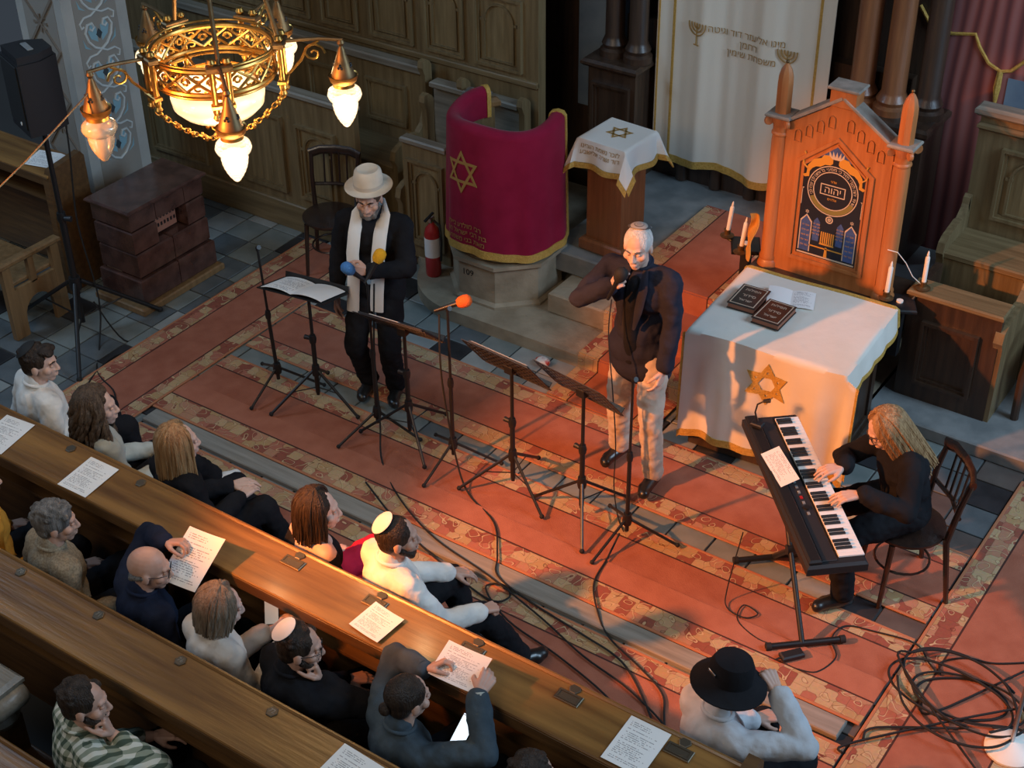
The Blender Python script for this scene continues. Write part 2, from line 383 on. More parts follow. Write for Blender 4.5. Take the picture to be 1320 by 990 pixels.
# ------------------------------------------------------------------ the setting: floor with tiles
def in_frame(p, mx=40):
    q = Vector(p) - Vector((0, 0, 6)); z = q.dot(cd)
    if z < 0.5: return False
    x = 660 + 1945.54*q.dot(cr)/z; y = 495 - 1945.54*q.dot(cu)/z
    return -mx < x < 1320+mx and -mx < y < 990+mx
floor = struct(MB().box((-5.5, 5.5, -0.06), (14, 12, 0.1)).build('floor', 'grout', smooth=None))
TS = 0.27
tile_me = []
for m in TILES:
    me = MB().box((0, 0, -0.004), (TS-0.012, TS-0.012, 0.012), bev=0.003).mesh('tile'); me.materials.append(m); tile_me.append(me)
COVER = [(-7.44, 4.9, -6.87, 7.83), (-6.7, 4.0, -1.7, 5.30), (-6.75, 5.33, -1.70, 6.22), (-6.8, 6.42, -1.70, 7.06), (-1.60, 4.5, -0.86, 7.9),
         (-9.9, 7.95, -6.0, 9.2), (-4.63, 7.1, -3.85, 7.6), (-6.3, 7.65, -2.7, 9.9), (-2.65, 8.0, -1.2, 9.9)]
rt = random.Random(3)
nt_ = 0
for i in range(-36, 6):
    for j in range(17, 35):
        x, y = (i+0.5)*TS, (j+0.5)*TS
        if not in_frame((x, y, 0), 60 if x < -2 else 260) or y < 4.7: continue
        if any(a+0.14 < x < c-0.14 and b+0.14 < y < d-0.14 for a, b, c, d in COVER): continue
        if any(a <= x-TS/2 and x+TS/2 <= c and b <= y-TS/2 and y+TS/2 <= d for a, b, c, d in COVER): continue
        r = rt.random()
        if x > -2.2: k = [2, 4, 3][(i+j) % 3] if r < 0.85 else 3
        elif x < -7.0: k = [0, 0, 3, 0, 3, 0, 1, 0, 3, 2][int(r*10)]
        else: k = [2, 0, 1, 0][(i*2+j) % 4] if r < 0.7 else [0, 1, 3][int(r*30) % 3]
        o = bpy.data.objects.new('tile', tile_me[k]); COL.objects.link(o); o.parent = floor
        o.location = (x, y, 0.0 + rt.uniform(-0.0015, 0.0015)); nt_ += 1
print('tiles', nt_)
# ------------------------------------------------------------------ platform and steps before the ark
def arc_pts(cx, cy, r, a0, a1, n):
    return [(cx+r*math.cos(math.radians(a0+(a1-a0)*i/n)), cy+r*math.sin(math.radians(a0+(a1-a0)*i/n))) for i in range(n+1)]
poly = [(-2.72, 7.52), (-2.72, 9.7), (-6.55, 9.7), (-6.55, 8.1)] + arc_pts(-5.75, 8.1, 0.62, 190, 262, 10)[1:]
p1_ = struct(MB().prism(poly[:], 0.10, Matrix.Translation((0, 0, 0.0))).build('platform_step', 'stone', smooth=30))
struct(MB().box((-4.08, 8.78, 0.185), (2.12, 1.84, 0.17), bev=0.012).build('platform_step', 'stone'))
struct(MB().box((-4.10, 8.93, 0.355), (2.5, 1.54, 0.17), bev=0.012).build('platform_floor', 'stonegrey'))
# ------------------------------------------------------------------ walls
wall_back = struct(MB().box((-3.0, 9.83, 2.0), (8.0, 0.1, 4.2)).build('wall_back', 'darkwood', smooth=None))
wall_stall = struct(MB().box((-8.6, 9.08, 1.5), (5.2, 0.1, 3.2)).build('wall_stalls', 'oak', smooth=None))
def panel(parent, xc, z0, w, h, y, arch=False, m='oak', sub=0.0):
    """a framed panel on a face looking to -Y: raised moulding, sunk field, optional round-arch moulding"""
    T = frame((xc, y, z0), (1, 0, 0), (0, -1, 0))
    mb = MB(); r = lambda k: [(-w/2+k, k), (w/2-k, k), (w/2-k, h-k), (-w/2+k, h-k)]
    frame_poly(mb, r(0), r(0.022), T, 0.036); frame_poly(mb, r(0.022), r(0.042), T, 0.018)
    p = mb.build('panel_moulding', m, parent, smooth=None)
    if m == 'oak': MB().prism(r(0.042), 0.003, T).build('panel_field', 'oakpanel', p, smooth=None)
    if arch:
        mb = MB(); aw = w*0.66; ah = h*0.80; T2 = frame((xc, y, z0+h*0.09), (1, 0, 0), (0, -1, 0))
        o_ = arch_poly(aw, ah); i_ = [(x*(1-0.026/aw*1.4), 0.012+yy*(1-0.024/ah)) for x, yy in o_]
        frame_poly(mb, o_, i_, T2, 0.022)
        for sx in (-1, 1): mb.box((xc+sx*aw/2, y-0.008, z0+h*0.09+ah-aw/2), (0.05, 0.02, 0.022))
        mb.build('arch_moulding', m, p, smooth=None)
    return p
for x0, x1 in ((-9.6, -9.2), (-9.12, -8.75), (-8.65, -8.28), (-8.16, -7.76), (-7.64, -7.19), (-7.07, -6.69), (-6.58, -6.14)):
    panel(wall_stall, (x0+x1)/2, 1.31, x1-x0, 0.58, 9.03, arch=True)
for z in (1.24, 1.98): MB().box((-8.6, 9.02, z), (5.2, 0.035, 0.05), bev=0.008).build('rail', 'oakx', wall_stall)
# ---- stall benches against the panelled wall
def scroll_end(name, parent, x, y0, y1, ztop, zseat, m='oak', w=0.05, zb=0.0):
    """bench end: tall back with a curled head, dropping in an S to the arm"""
    d = y1-y0
    poly = [(y1, zb), (y1, ztop-0.03), (y1-0.02, ztop), (y1-0.06, ztop+0.03), (y1-0.11, ztop+0.02), (y1-0.12, ztop-0.03), (y1-0.09, ztop-0.10), (y1-0.09, zseat+0.36),
            (y1-0.13, zseat+0.27), (y1-0.20, zseat+0.22), (y1-0.25, zseat+0.23), (y0+0.08, zseat+0.20), (y0+0.02, zseat+0.17), (y0, zseat+0.10), (y0+0.03, zseat+0.04), (y0+0.03, zb)]
    T = Matrix(((0, 0, 1, x-w/2), (1, 0, 0, 0), (0, 1, 0, 0), (0, 0, 0, 1)))
    return MB().prism(poly, w, T).build(name, m, parent, smooth=30)
st = thing('stall_bench', 'long oak choir stall bench below the arched wall panels', 'bench', (-8.2, 8.6, 0))
st.location = (0, 0, 0)
MB().box((-8.35, 8.90, 0.80), (2.7, 0.05, 0.78), bev=0.006).build('backrest', 'oak', st)
MB().box((-8.35, 8.88, 1.20), (2.7, 0.10, 0.07), bev=0.012).build('top_rail', 'oakrail', st)
MB().box((-8.35, 8.66, 0.50), (2.7, 0.46, 0.05), bev=0.01).build('seat', 'oakx', st)
MB().box((-8.35, 8.46, 0.25), (2.7, 0.04, 0.46)).build('seat_front', 'oak', st)
for x in (-9.3, -8.65, -8.0, -7.38): panel(st, x, 0.66, 0.42, 0.36, 8.873)
scroll_end('bench_end', st, -6.98, 8.40, 8.93, 1.27, 0.5)
st2 = thing('stall_bench', 'short stall seat between two scrolled ends beside the draped pulpit', 'bench')
MB().box((-6.48, 8.90, 0.75), (0.84, 0.05, 0.70)).build('backrest', 'oakrail', st2)
MB().box((-6.48, 8.87, 1.12), (0.84, 0.11, 0.05), bev=0.01).build('top_rail', 'oakrail', st2)
MB().box((-6.48, 8.66, 0.50), (0.84, 0.46, 0.05), bev=0.01).build('seat', 'oakx', st2)
MB().box((-6.48, 8.46, 0.25), (0.84, 0.04, 0.46)).build('seat_front', 'oak', st2)
scroll_end('bench_end', st2, -6.60, 8.42, 8.93, 1.20, 0.5); scroll_end('bench_end', st2, -6.03, 8.45, 8.93, 1.17, 0.5)
tag(MB().box((-6.42, 8.80, 1.165), (0.20, 0.14, 0.025), rz=0.1, bev=0.004).build('prayer_book', 'hairgrey'), 'grey closed book lying on the stall rail behind the pulpit', 'book')
# ---- low panelled front of the stalls
lw = thing('stall_partition', 'low panelled oak stall front with one arched panel behind the wooden chair', 'partition')
MB().box((-8.5, 7.965, 0.61), (3.1, 0.06, 1.18)).build('board', 'oak', lw, smooth=None)
MB().box((-8.5, 7.955, 1.215), (3.12, 0.11, 0.05), bev=0.012).build('top_rail', 'oakrail', lw)
MB().box((-8.5, 7.93, 0.12), (3.1, 0.05, 0.24), bev=0.01).build('plinth', 'oakx', lw)
for x0, x1 in ((-9.95, -9.3), (-9.2, -8.55), (-8.42, -7.68)): panel(lw, (x0+x1)/2, 0.33, x1-x0, 0.66, 7.935)
panel(lw, -7.34, 0.33, 0.40, 0.64, 7.935, arch=True)
lw2 = thing('stall_partition', 'short panelled stall front with a scrolled end behind the fire extinguisher', 'partition')
MB().box((-6.33, 8.02, 0.58), (0.42, 0.05, 0.98)).build('board', 'oak', lw2, smooth=None)
MB().box((-6.33, 8.01, 1.08), (0.42, 0.09, 0.05), bev=0.012).build('top_rail', 'oakrail', lw2)
panel(lw2, -6.32, 0.22, 0.34, 0.72, 7.995, arch=True)
scroll_end('bench_end', lw2, -6.56, 7.93, 8.40, 1.28, 0.5)
# ------------------------------------------------------------------ carpets
def runner(name, label, x0, y0, x1, y1, borders, field='red', z=0.004, t=0.010):
    """flat runner; borders = list of (side, width)"""
    c = thing(name, label, 'carpet', ((x0+x1)/2, (y0+y1)/2, z), 0, 'brick red runners with ornamental borders')
    X0, X1, Y0, Y1 = x0-(x0+x1)/2, x1-(x0+x1)/2, y0-(y0+y1)/2, y1-(y0+y1)/2
    fx0, fx1, fy0, fy1 = X0, X1, Y0, Y1
    for s, w in borders:
        lw_ = 0.012
        if s == 'n': bx = (X0, fy1-w, X1, fy1-0.02); ln = (X0, fy1-w-lw_, X1, fy1-w); ed = (X0, fy1-0.02, X1, fy1); fy1 -= w+lw_
        if s == 's': bx = (X0, fy0+0.02, X1, fy0+w); ln = (X0, fy0+w, X1, fy0+w+lw_); ed = (X0, fy0, X1, fy0+0.02); fy0 += w+lw_
        if s == 'w': bx = (fx0+0.02, Y0, fx0+w, Y1); ln = (fx0+w, Y0, fx0+w+lw_, Y1); ed = (fx0, Y0, fx0+0.02, Y1); fx0 += w+lw_
        if s == 'e': bx = (fx1-w, Y0, fx1-0.02, Y1); ln = (fx1-w-lw_, Y0, fx1-w, Y1); ed = (fx1-0.02, Y0, fx1, Y1); fx1 -= w+lw_
        for nm, q, mm, dz in (('border', bx, 'border', 0.0), ('border_line', ln, 'dline', -0.0006), ('edge_binding', ed, 'bind', 0.001)):
            MB().box(((q[0]+q[2])/2, (q[1]+q[3])/2, t/2+dz), (q[2]-q[0], q[3]-q[1], t), bev=0.003 if nm == 'edge_binding' else 0).build(nm, mm, c, smooth=None)
    MB().box(((fx0+fx1)/2, (fy0+fy1)/2, t/2), (fx1-fx0, fy1-fy0, t)).build('field', field, c, smooth=None)
    return c
runner('carpet_runner', 'red runner beside the tiled stove and loudspeaker stand', -7.46, 4.6, -6.82, 7.86, [('w', 0.15), ('e', 0.13)], z=0.006)
runner('carpet_runner', 'red runner on the floor right in front of the first pew', -6.75, 4.62, -1.635, 5.31, [('n', 0.15)])
runner('carpet_runner', 'narrow lighter red runner strip along the grey floor plank', -6.80, 5.475, -1.635, 5.84, [('s', 0.18)], field='redlight', z=0.016)
runner('carpet_runner', 'red runner under the row of music and microphone stands', -6.80, 5.60, -1.635, 6.25, [('n', 0.15)])
runner('carpet_runner', 'farthest red runner under the two standing men', -6.80, 6.40, -1.635, 7.09, [('s', 0.15), ('n', 0.16)])
runner('carpet_runner', 'red runner at the right with the coiled cables on it', -1.62, 4.4, -0.82, 7.95, [('w', 0.17), ('e', 0.15)], z=0.006)
# stair runner, draped over the steps
sr = thing('stair_carpet', 'red carpet with ornamental borders running up the platform steps', 'carpet', (0, 0, 0), 0)
prof = [(7.10, 0.008), (7.505, 0.008), (7.51, 0.112), (7.845, 0.112), (7.85, 0.282), (8.145, 0.282), (8.15, 0.452), (9.35, 0.452)]
def strip(x0, x1, dz, nm, mm):
    mb = MB()
    for k in range(len(prof)-1):
        (ya, za), (yb, zb) = prof[k], prof[k+1]
        n = Vector((0, -(zb-za), (yb-ya))).normalized()*0.012
        vs = []
        for x in (x0, x1):
            for (yy, zz) in ((ya, za), (yb, zb)):
                vs += [(x, yy, zz+dz), (x, yy+n.y, zz+n.z+dz)]
        mb.add(vs, [(0, 2, 3, 1), (4, 5, 7, 6), (1, 3, 7, 5), (0, 4, 6, 2), (0, 1, 5, 4), (2, 6, 7, 3)])
    mb.build(nm, mm, sr, smooth=None)
strip(-4.48, -4.0, 0, 'field', 'red'); strip(-4.65, -4.49, 0, 'border', 'border'); strip(-3.99, -3.83, 0, 'border', 'border')
strip(-4.49, -4.48, 0.0004, 'border_line', 'dline'); strip(-4.0, -3.99, 0.0004, 'border_line', 'dline')
tag(MB().box((-4.22, 5.395, 0.018), (5.05, 0.135, 0.036), bev=0.006).build('floor_plank', 'plank'), 'long grey wooden plank on the floor between two red runners', 'plank')
# ------------------------------------------------------------------ audience pews
def pew(label, yf, x0, x1, plates, rect_plates=(), right_end=True):
    """back ledge far edge at yf; sitters are on the far side, the ledge slopes to those behind"""
    c = thing('pew', label, 'pew', ((x0+x1)/2, yf, 0), 0, 'audience pews with sloping book ledges'); L = x1-x0
    sl = math.radians(5); R = Matrix.Rotation(sl, 3, 'X')
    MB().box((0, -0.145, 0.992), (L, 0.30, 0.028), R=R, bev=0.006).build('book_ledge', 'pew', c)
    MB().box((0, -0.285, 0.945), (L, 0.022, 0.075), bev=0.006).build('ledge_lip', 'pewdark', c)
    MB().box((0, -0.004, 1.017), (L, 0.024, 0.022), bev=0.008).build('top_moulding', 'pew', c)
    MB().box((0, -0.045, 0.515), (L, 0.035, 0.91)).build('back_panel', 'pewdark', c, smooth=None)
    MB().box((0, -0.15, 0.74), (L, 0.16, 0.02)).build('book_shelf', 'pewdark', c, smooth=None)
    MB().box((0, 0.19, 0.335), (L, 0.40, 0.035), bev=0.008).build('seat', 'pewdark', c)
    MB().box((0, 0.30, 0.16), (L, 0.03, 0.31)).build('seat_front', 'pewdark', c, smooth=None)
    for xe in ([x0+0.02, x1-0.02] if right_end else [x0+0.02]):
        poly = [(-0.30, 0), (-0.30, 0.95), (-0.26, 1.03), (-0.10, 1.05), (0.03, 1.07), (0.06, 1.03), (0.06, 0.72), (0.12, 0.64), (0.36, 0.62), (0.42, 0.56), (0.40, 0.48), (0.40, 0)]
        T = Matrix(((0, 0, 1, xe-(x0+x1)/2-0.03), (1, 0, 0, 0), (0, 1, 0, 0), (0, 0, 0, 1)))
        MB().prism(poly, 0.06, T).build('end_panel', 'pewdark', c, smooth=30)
    zt = lambda y: 0.992+0.0142+(y+0.145)*math.tan(sl)
    def plate(px, num, rect):
        lx = px-(x0+x1)/2; y = -0.055
        if rect:
            y2 = -0.085
            pl = MB().box((lx, y2, zt(y2)+0.004), (0.125, 0.062, 0.008), R=R, bev=0.003).build('name_plate', 'iron', c)
            mb = MB(); frame_poly(mb, [(-.055, -.024), (.055, -.024), (.055, .024), (-.055, .024)], [(-.048, -.017), (.048, -.017), (.048, .017), (-.048, .017)], Matrix.Translation((lx, y2, zt(y2)+0.008)) @ R.to_4x4(), 0.003)
            mb.build('plate_rim', 'iron', pl, smooth=None); y = -0.028
        h = MB(); h.lathe([(0.030, 0), (0.030, 0.005), (0.026, 0.007)], (lx, y, zt(y)), 6, R)
        ho = h.build('number_plate', 'iron', c, smooth=None)
        if num: text_mesh('number', num, 0.032, Matrix.Translation((lx, y, zt(y)+0.0075)) @ R.to_4x4(), 'plank', ho, 0.0008)
    for px, num in plates: plate(px, num, False)
    for px, num in rect_plates: plate(px, num, True)
    return c
pew('front pew, its honey brown book ledge holding three of the song sheets', 4.085, -8.6, -1.62, [(-5.21, ''), (-5.75, '')], [(-4.12, ''), (-3.60, ''), (-3.03, ''), (-2.50, ''), (-1.94, '')])
pew('second pew, its ledge with numbered hexagonal plates in front of the plaid shirt man', 3.255, -8.6, -1.8, [(-5.19, '70'), (-4.64, '71'), (-4.10, '76'), (-3.54, '72')], [])
pew('rearmost pew at the lower left edge under the plaid shirt man', 2.425, -7.6, -2.4, [], [])
# ------------------------------------------------------------------ ark: cupboard base, columns, curtain
ark = thing('ark_cabinet', 'dark wooden ark cabinet with paired columns behind the white curtain', 'cabinet')
MB().box((-4.45, 9.72, 1.05), (2.3, 0.10, 1.3)).build('back_board', 'darkwood', ark, smooth=None)
for x in (-5.05, -4.75, -4.45, -4.15, -3.95): MB().cyl((x, 9.66, 0.45), (x, 9.66, 1.0), 0.05, 0.05, 12).build('half_column', 'darkwood', ark)
MB().box((-5.55, 9.55, 0.90), (0.42, 0.36, 0.94), bev=0.01).build('pedestal', 'darkwood', ark)
MB().box((-5.55, 9.53, 1.39), (0.50, 0.44, 0.06), bev=0.02).build('pedestal_cap', 'darkwood', ark)
MB().box((-5.55, 9.55, 0.52), (0.48, 0.42, 0.16), bev=0.02).build('pedestal_foot', 'darkwood', ark)
panel(ark, -5.55, 0.72, 0.34, 0.52, 9.368, m='darkwood')
def ark_column(x, y, z0, m, r=0.085):
    MB().lathe([(r*1.5, z0), (r*1.5, z0+0.05), (r*1.2, z0+0.07), (r*1.35, z0+0.10), (r*1.1, z0+0.14), (r, z0+0.16), (r*0.94, 3.2)], (x, y, 0), 20).build('column', m, ark)
ark_column(-5.62, 9.52, 1.42, 'darkwood', 0.075); ark_column(-5.40, 9.50, 1.42, 'darkwood', 0.075)
MB().box((-3.38, 9.55, 0.95), (0.66, 0.40, 1.02), bev=0.01).build('pedestal', 'darkwood', ark)
MB().box((-3.38, 9.53, 1.48), (0.74, 0.46, 0.07), bev=0.02).build('pedestal_cap', 'darkwood', ark)
ark_column(-3.60, 9.52, 1.51, 'columnwood', 0.085); ark_column(-3.36, 9.50, 1.51, 'columnwood', 0.085); ark_column(-3.13, 9.56, 1.51, 'darkwood', 0.08)
cur = thing('ark_curtain', 'tall white ark curtain with gold bands, fringe and Hebrew embroidery', 'curtain')
CX0, CX1, CZ0, CZ1 = -5.28, -3.86, 0.64, 3.0
def fold(x): return 0.024*math.sin(x*12+0.6)+0.008*math.sin(x*25+1.0)+0.003*math.sin(x*53)
def cur_pt(x, z, off=0.0): return (x, 9.56 + fold(x)*(0.55+0.45*(2.2-z)/1.5 if z < 2.2 else 0.55) - off, z)
def hem(x): return CZ0 + 0.018*math.sin(x*9) - 0.03*(x-CX0)/(CX1-CX0)
MB().grid(lambda u, v: cur_pt(CX0+(CX1-CX0)*u, hem(CX0+(CX1-CX0)*u)+0.05+(CZ1-CZ0)*v), 120, 16, 0.006).build('cloth', 'cream', cur, smooth=60)
MB().grid(lambda u, v: cur_pt(CX0+(CX1-CX0)*u, hem(CX0+(CX1-CX0)*u)+0.062*v, 0.004), 140, 3, 0.012).build('fringe', 'gold', cur, smooth=60)
for x, w in ((-5.15, 0.022), (-3.99, 0.022), (-5.27, 0.012)):
    MB().grid(lambda u, v: cur_pt(x+w*u, hem(x)+0.06+(CZ1-CZ0)*v, 0.004), 4, 14, 0.006).build('gold_band', 'gold', cur, smooth=60)
def menorah2d(s):
    """polylines of a seven-branched lamp, height about s"""
    L = [[(0, 0), (0, s)]]
    for k in (1, 2, 3):
        r = s*0.145*k
        L.append([(-r, s), (-r, s*0.92)]+[(-r*math.cos(t*PI/2/6), s*0.92-r*1.1*math.sin(t*PI/2/6)) for t in range(7)])
        L.append([(r, s), (r, s*0.92)]+[(r*math.cos(t*PI/2/6), s*0.92-r*1.1*math.sin(t*PI/2/6)) for t in range(7)])
    L.append([(-s*0.13, 0), (s*0.13, 0)])
    return L
for xc, zc in ((-4.93, 1.64), (-4.20, 1.58)):
    mb = MB()
    for pl in menorah2d(0.17): mb.tube([cur_pt(xc+x, zc+z, 0.010) for x, z in pl], 0.005, 6)
    mb.build('embroidered_menorah', 'goldtext', cur)
def bend_text(name, body, size, fn, m, parent, extrude=0.0008):
    o = text_mesh(name, body, size, Matrix.Identity(4), m, None, extrude)
    bm = bmesh.new(); bm.from_mesh(o.data)
    bmesh.ops.triangulate(bm, faces=bm.faces)
    for _ in range(3):
        lg = [e for e in bm.edges if e.calc_length() > size*0.28]
        if lg: bmesh.ops.subdivide_edges(bm, edges=lg, cuts=1); bmesh.ops.triangulate(bm, faces=bm.faces)
    bm.to_mesh(o.data); bm.free()
    for v in o.data.vertices: v.co = Vector(fn(v.co.x, v.co.y, v.co.z))
    o.parent = parent; o['kind'] = 'stuff'; return o
for k, (s, dx) in enumerate((('מינו אליעזר דוד וגיטה', 0.0), ('רחמן', 0.02), ('משפחת שימין', 0.05))):
    bend_text('embroidered_text', heb(s), 0.072, lambda x, y, z: cur_pt(-4.53+dx+x, 1.785-0.075*k+y, 0.012+z), 'goldtext', cur)
# painted drapery on the wall at the right, with painted cord
mural = bpy.data.materials.new('painted drapery'); mural.use_nodes = True; nt = mural.node_tree; b = nt.nodes['Principled BSDF']; b.inputs['Roughness'].default_value = 0.8
tc = nn(nt, 'ShaderNodeTexCoord'); mp = nn(nt, 'ShaderNodeMapping'); mp.inputs['Scale'].default_value = (1.0, 1.0, 0.22); nt.links.new(tc.outputs['Object'], mp.inputs[0])
wv = nn(nt, 'ShaderNodeTexWave'); wv.inputs['Scale'].default_value = 3.2; wv.inputs['Distortion'].default_value = 3.5; wv.inputs['Detail'].default_value = 2.0; nt.links.new(mp.outputs[0], wv.inputs['Vector'])
rp = nn(nt, 'ShaderNodeValToRGB'); e = rp.color_ramp.elements; e[0].color = (0.13, 0.035, 0.035, 1); e[1].color = (0.34, 0.13, 0.12, 1); x = e.new(0.45); x.color = (0.26, 0.075, 0.065, 1)
nt.links.new(wv.outputs['Fac'], rp.inputs[0]); nt.links.new(rp.outputs[0], b.inputs['Base Color'])
wm = thing('wall_mural', 'red painted drapery with gold cord on the wall right of the ark', 'mural')
MB().box((-2.1, 9.772, 2.0), (2.2, 0.012, 4.0)).build('painted_field', mural, wm, smooth=None)
cordp = [(-3.35, 2.20), (-3.25, 2.07), (-3.1, 2.05), (-2.94, 2.08), (-2.90, 2.0), (-2.82, 1.9), (-2.73, 1.86), (-2.66, 1.88), (-2.55, 2.0), (-2.45, 2.15)]
MB().tube([(x, 9.762, z) for x, z in cordp], 0.013, 6).build('painted_cord', 'gold', wm)
MB().tube([(-2.73, 9.762, 1.87), (-2.735, 9.762, 1.74), (-2.73, 9.762, 1.60)], [0.02, 0.026, 0.008], 8).build('painted_tassel', 'gold', wm)
M['mblue'] = mat('painted grey blue', (0.12, 0.17, 0.24), 0.8, c2=(0.20, 0.26, 0.33), scale=3)
MB().box((-2.45, 9.764, 1.55), (0.44, 0.006, 0.55)).build('painted_opening', 'mblue', wm, smooth=None)
MB().box((-5.85, 9.772, 2.0), (0.5, 0.012, 2.4)).build('painted_opening', 'mblue', thing('wall_mural', 'dim blue painted wall strip left of the dark ark column', 'mural'), smooth=None)
# stall at the far right
rs = thing('stall_bench', 'high-backed oak stall in front of the painted drapery at the right edge', 'bench')
MB().box((-2.0, 9.35, 0.95), (1.35, 0.07, 1.62)).build('backrest', 'oak', rs, smooth=None)
MB().box((-2.0, 9.33, 1.77), (1.42, 0.13, 0.07), bev=0.02).build('cornice', 'oakrail', rs)
MB().box((-2.0, 9.33, 1.66), (1.37, 0.09, 0.05), bev=0.015).build('cornice_moulding', 'oakx', rs)
for x in (-2.26, -1.66): panel(rs, x, 1.02, 0.46, 0.52, 9.313, arch=True)
MB().box((-2.0, 9.10, 0.88), (1.35, 0.42, 0.05), bev=0.01).build('seat', 'oakx', rs)
MB().box((-2.0, 8.92, 0.48), (1.35, 0.04, 0.76)).build('seat_front', 'oak', rs, smooth=None)
scroll_end('bench_end', rs, -2.66, 8.86, 9.38, 1.12, 0.80, zb=0.1)
struct(MB().box((-2.0, 8.72, 0.05), (1.50, 1.36, 0.10), bev=0.01).build('platform_plinth', 'stonegrey'))
rp_ = thing('stall_partition', 'dark panelled stall front with a scrolled right end beyond the keyboard player', 'partition')
MB().box((-2.33, 8.33, 0.49), (0.62, 0.05, 0.78)).build('board', 'darkwood', rp_, smooth=None)
MB().box((-2.33, 8.38, 0.895), (0.64, 0.20, 0.04), bev=0.01).build('top_rail', 'oakx', rp_)
panel(rp_, -2.33, 0.24, 0.38, 0.48, 8.305, m='darkwood')
scroll_end('end_panel', rp_, -2.02, 8.28, 8.85, 0.98, 0.62, m='oak', w=0.06, zb=0.1)
MB().box((-2.62, 8.55, 0.49), (0.05, 0.46, 0.78)).build('side_board', 'darkwood', rp_, smooth=None)
arm = thing('armchair', 'dark curved wooden armchair cut by the right edge beside the stall', 'chair')
mb = MB(); mb.tube([(-1.86, 8.45, 0.1), (-1.86, 8.43, 0.45), (-1.84, 8.47, 0.66), (-1.76, 8.62, 0.76), (-1.70, 8.85, 0.78)], 0.028, 8); mb.build('arm', 'darkwood', arm)
MB().box((-1.60, 8.75, 0.52), (0.50, 0.50, 0.05), bev=0.01).build('seat', 'darkwood', arm)
MB().box((-1.60, 9.02, 0.75), (0.5, 0.04, 0.5), bev=0.01).build('backrest', 'darkwood', arm)
for x, y in ((-1.40, 8.50), (-1.82, 8.95), (-1.40, 8.95)): MB().box((x, y, 0.30), (0.045, 0.045, 0.42)).build('leg', 'darkwood', arm)
# ------------------------------------------------------------------ amud: the orange wooden board between two columns
am = thing('prayer_lectern', 'orange wooden prayer lectern board with gable, columns and blue painted panel', 'lectern', (-3.2, 8.24, 0))
MB().box((0, 0.12, 0.62), (0.98, 0.40, 0.36), bev=0.01).build('base', 'darkwood', am)
MB().box((0, 0.10, 0.815), (1.02, 0.42, 0.035), bev=0.012).build('base_top', 'darkwood', am)
g = [(-0.36, 0.83), (0.36, 0.83), (0.36, 1.88), (0, 2.12), (-0.36, 1.88)]
FY = frame((0, 0.04, 0), (1, 0, 0), (0, -1, 0))
MB().prism(g, 0.08, FY).build('board', 'redwood', am, smooth=30)
pent = lambda k: [(-0.25+k, 0.96+k), (0.25-k, 0.96+k), (0.25-k, 1.66-k*0.6), (0, 1.86-k*1.2), (-0.25+k, 1.66-k*0.6)]
T1 = frame((0, -0.04, 0), (1, 0, 0), (0, -1, 0))
mb = MB(); frame_poly(mb, pent(-0.012), pent(0.012), T1, 0.016); frame_poly(mb, pent(0.03), pent(0.042), T1, 0.008); mb.build('panel_moulding', 'redwood', am, smooth=None)
M['pblack'] = mat('panel black', (0.008, 0.010, 0.020), 0.5); M['pblue'] = mat('panel blue', (0.035, 0.075, 0.24), 0.5, c2=(0.06, 0.11, 0.30), scale=30)
M['pcream'] = mat('panel cream paint', (0.60, 0.48, 0.36), 0.6); M['porange'] = mat('panel gold paint', (0.62, 0.30, 0.04), 0.5); M['polive'] = mat('panel olive', (0.22, 0.19, 0.05), 0.5)
pn = MB().prism(pent(0.042), 0.006, T1).build('painted_panel', 'pblack', am, smooth=None)
def on(z): return frame((0, -0.04-z, 0), (1, 0, 0), (0, -1, 0))
mb = MB(); mb.prism([(-0.12, 1.72), (0.12, 1.72), (0.0, 1.81)], 0.001, on(0.006)); mb.build('blue_gable', 'pblue', pn, smooth=None)
def ring2(mb, cx, cz, r0, r1, T, h, n=40, a0=0, a1=360):
    A = [math.radians(a0+(a1-a0)*i/n) for i in range(n+1)]
    o_ = [(cx+r1*math.cos(a), cz+r1*math.sin(a)) for a in A]; i_ = [(cx+r0*math.cos(a), cz+r0*math.sin(a)) for a in A]
    if a1-a0 >= 360: o_, i_ = o_[:-1], i_[:-1]; frame_poly(mb, o_, i_, T, h)
    else: mb.prism(o_+i_[::-1], h, T)
mb = MB(); ring2(mb, 0, 1.50, 0.128, 0.134, on(0.006), 0.002); ring2(mb, 0, 1.50, 0.168, 0.174, on(0.006), 0.002); mb.build('ring_outline', 'pcream', pn, smooth=None)
mb = MB(); ring2(mb, 0, 1.50, 0.135, 0.165, on(0.006), 0.0012, 30, 205, 335); mb.build('olive_band', 'polive', pn, smooth=None)
ringtxt = heb('שויתי יהוה לנגדי תמיד כי מימיני בל אמוט לכן שמח לבי')
for k, ch in enumerate(ringtxt):
    a = math.radians(200 - 222*k/(len(ringtxt)-1))
    if ch != ' ':
        T = on(0.0062) @ Matrix.Translation((0.150*math.cos(a), 1.50+0.150*math.sin(a), 0)) @ Matrix.Rotation(a-PI/2, 4, 'Z')
        text_mesh('ring_letter', ch, 0.030, T, 'pcream', pn, 0.0008)
text_mesh('centre_text', heb('יהוה'), 0.066, on(0.007) @ Matrix.Translation((0, 1.502, 0)), 'pcream', pn, 0.001)
mb = MB(); frame_poly(mb, [(-.085, 1.465), (.085, 1.465), (.085, 1.54), (-.085, 1.54)], [(-.079, 1.471), (.079, 1.471), (.079, 1.534), (-.079, 1.534)], on(0.006), 0.0015); mb.build('text_frame', 'pcream', pn, smooth=None)
for s, z in (('אדני', 1.565), ('אלהים', 1.44)): text_mesh('small_text', heb(s), 0.024, on(0.0062) @ Matrix.Translation((0, z, 0)), 'porange', pn, 0.0006)
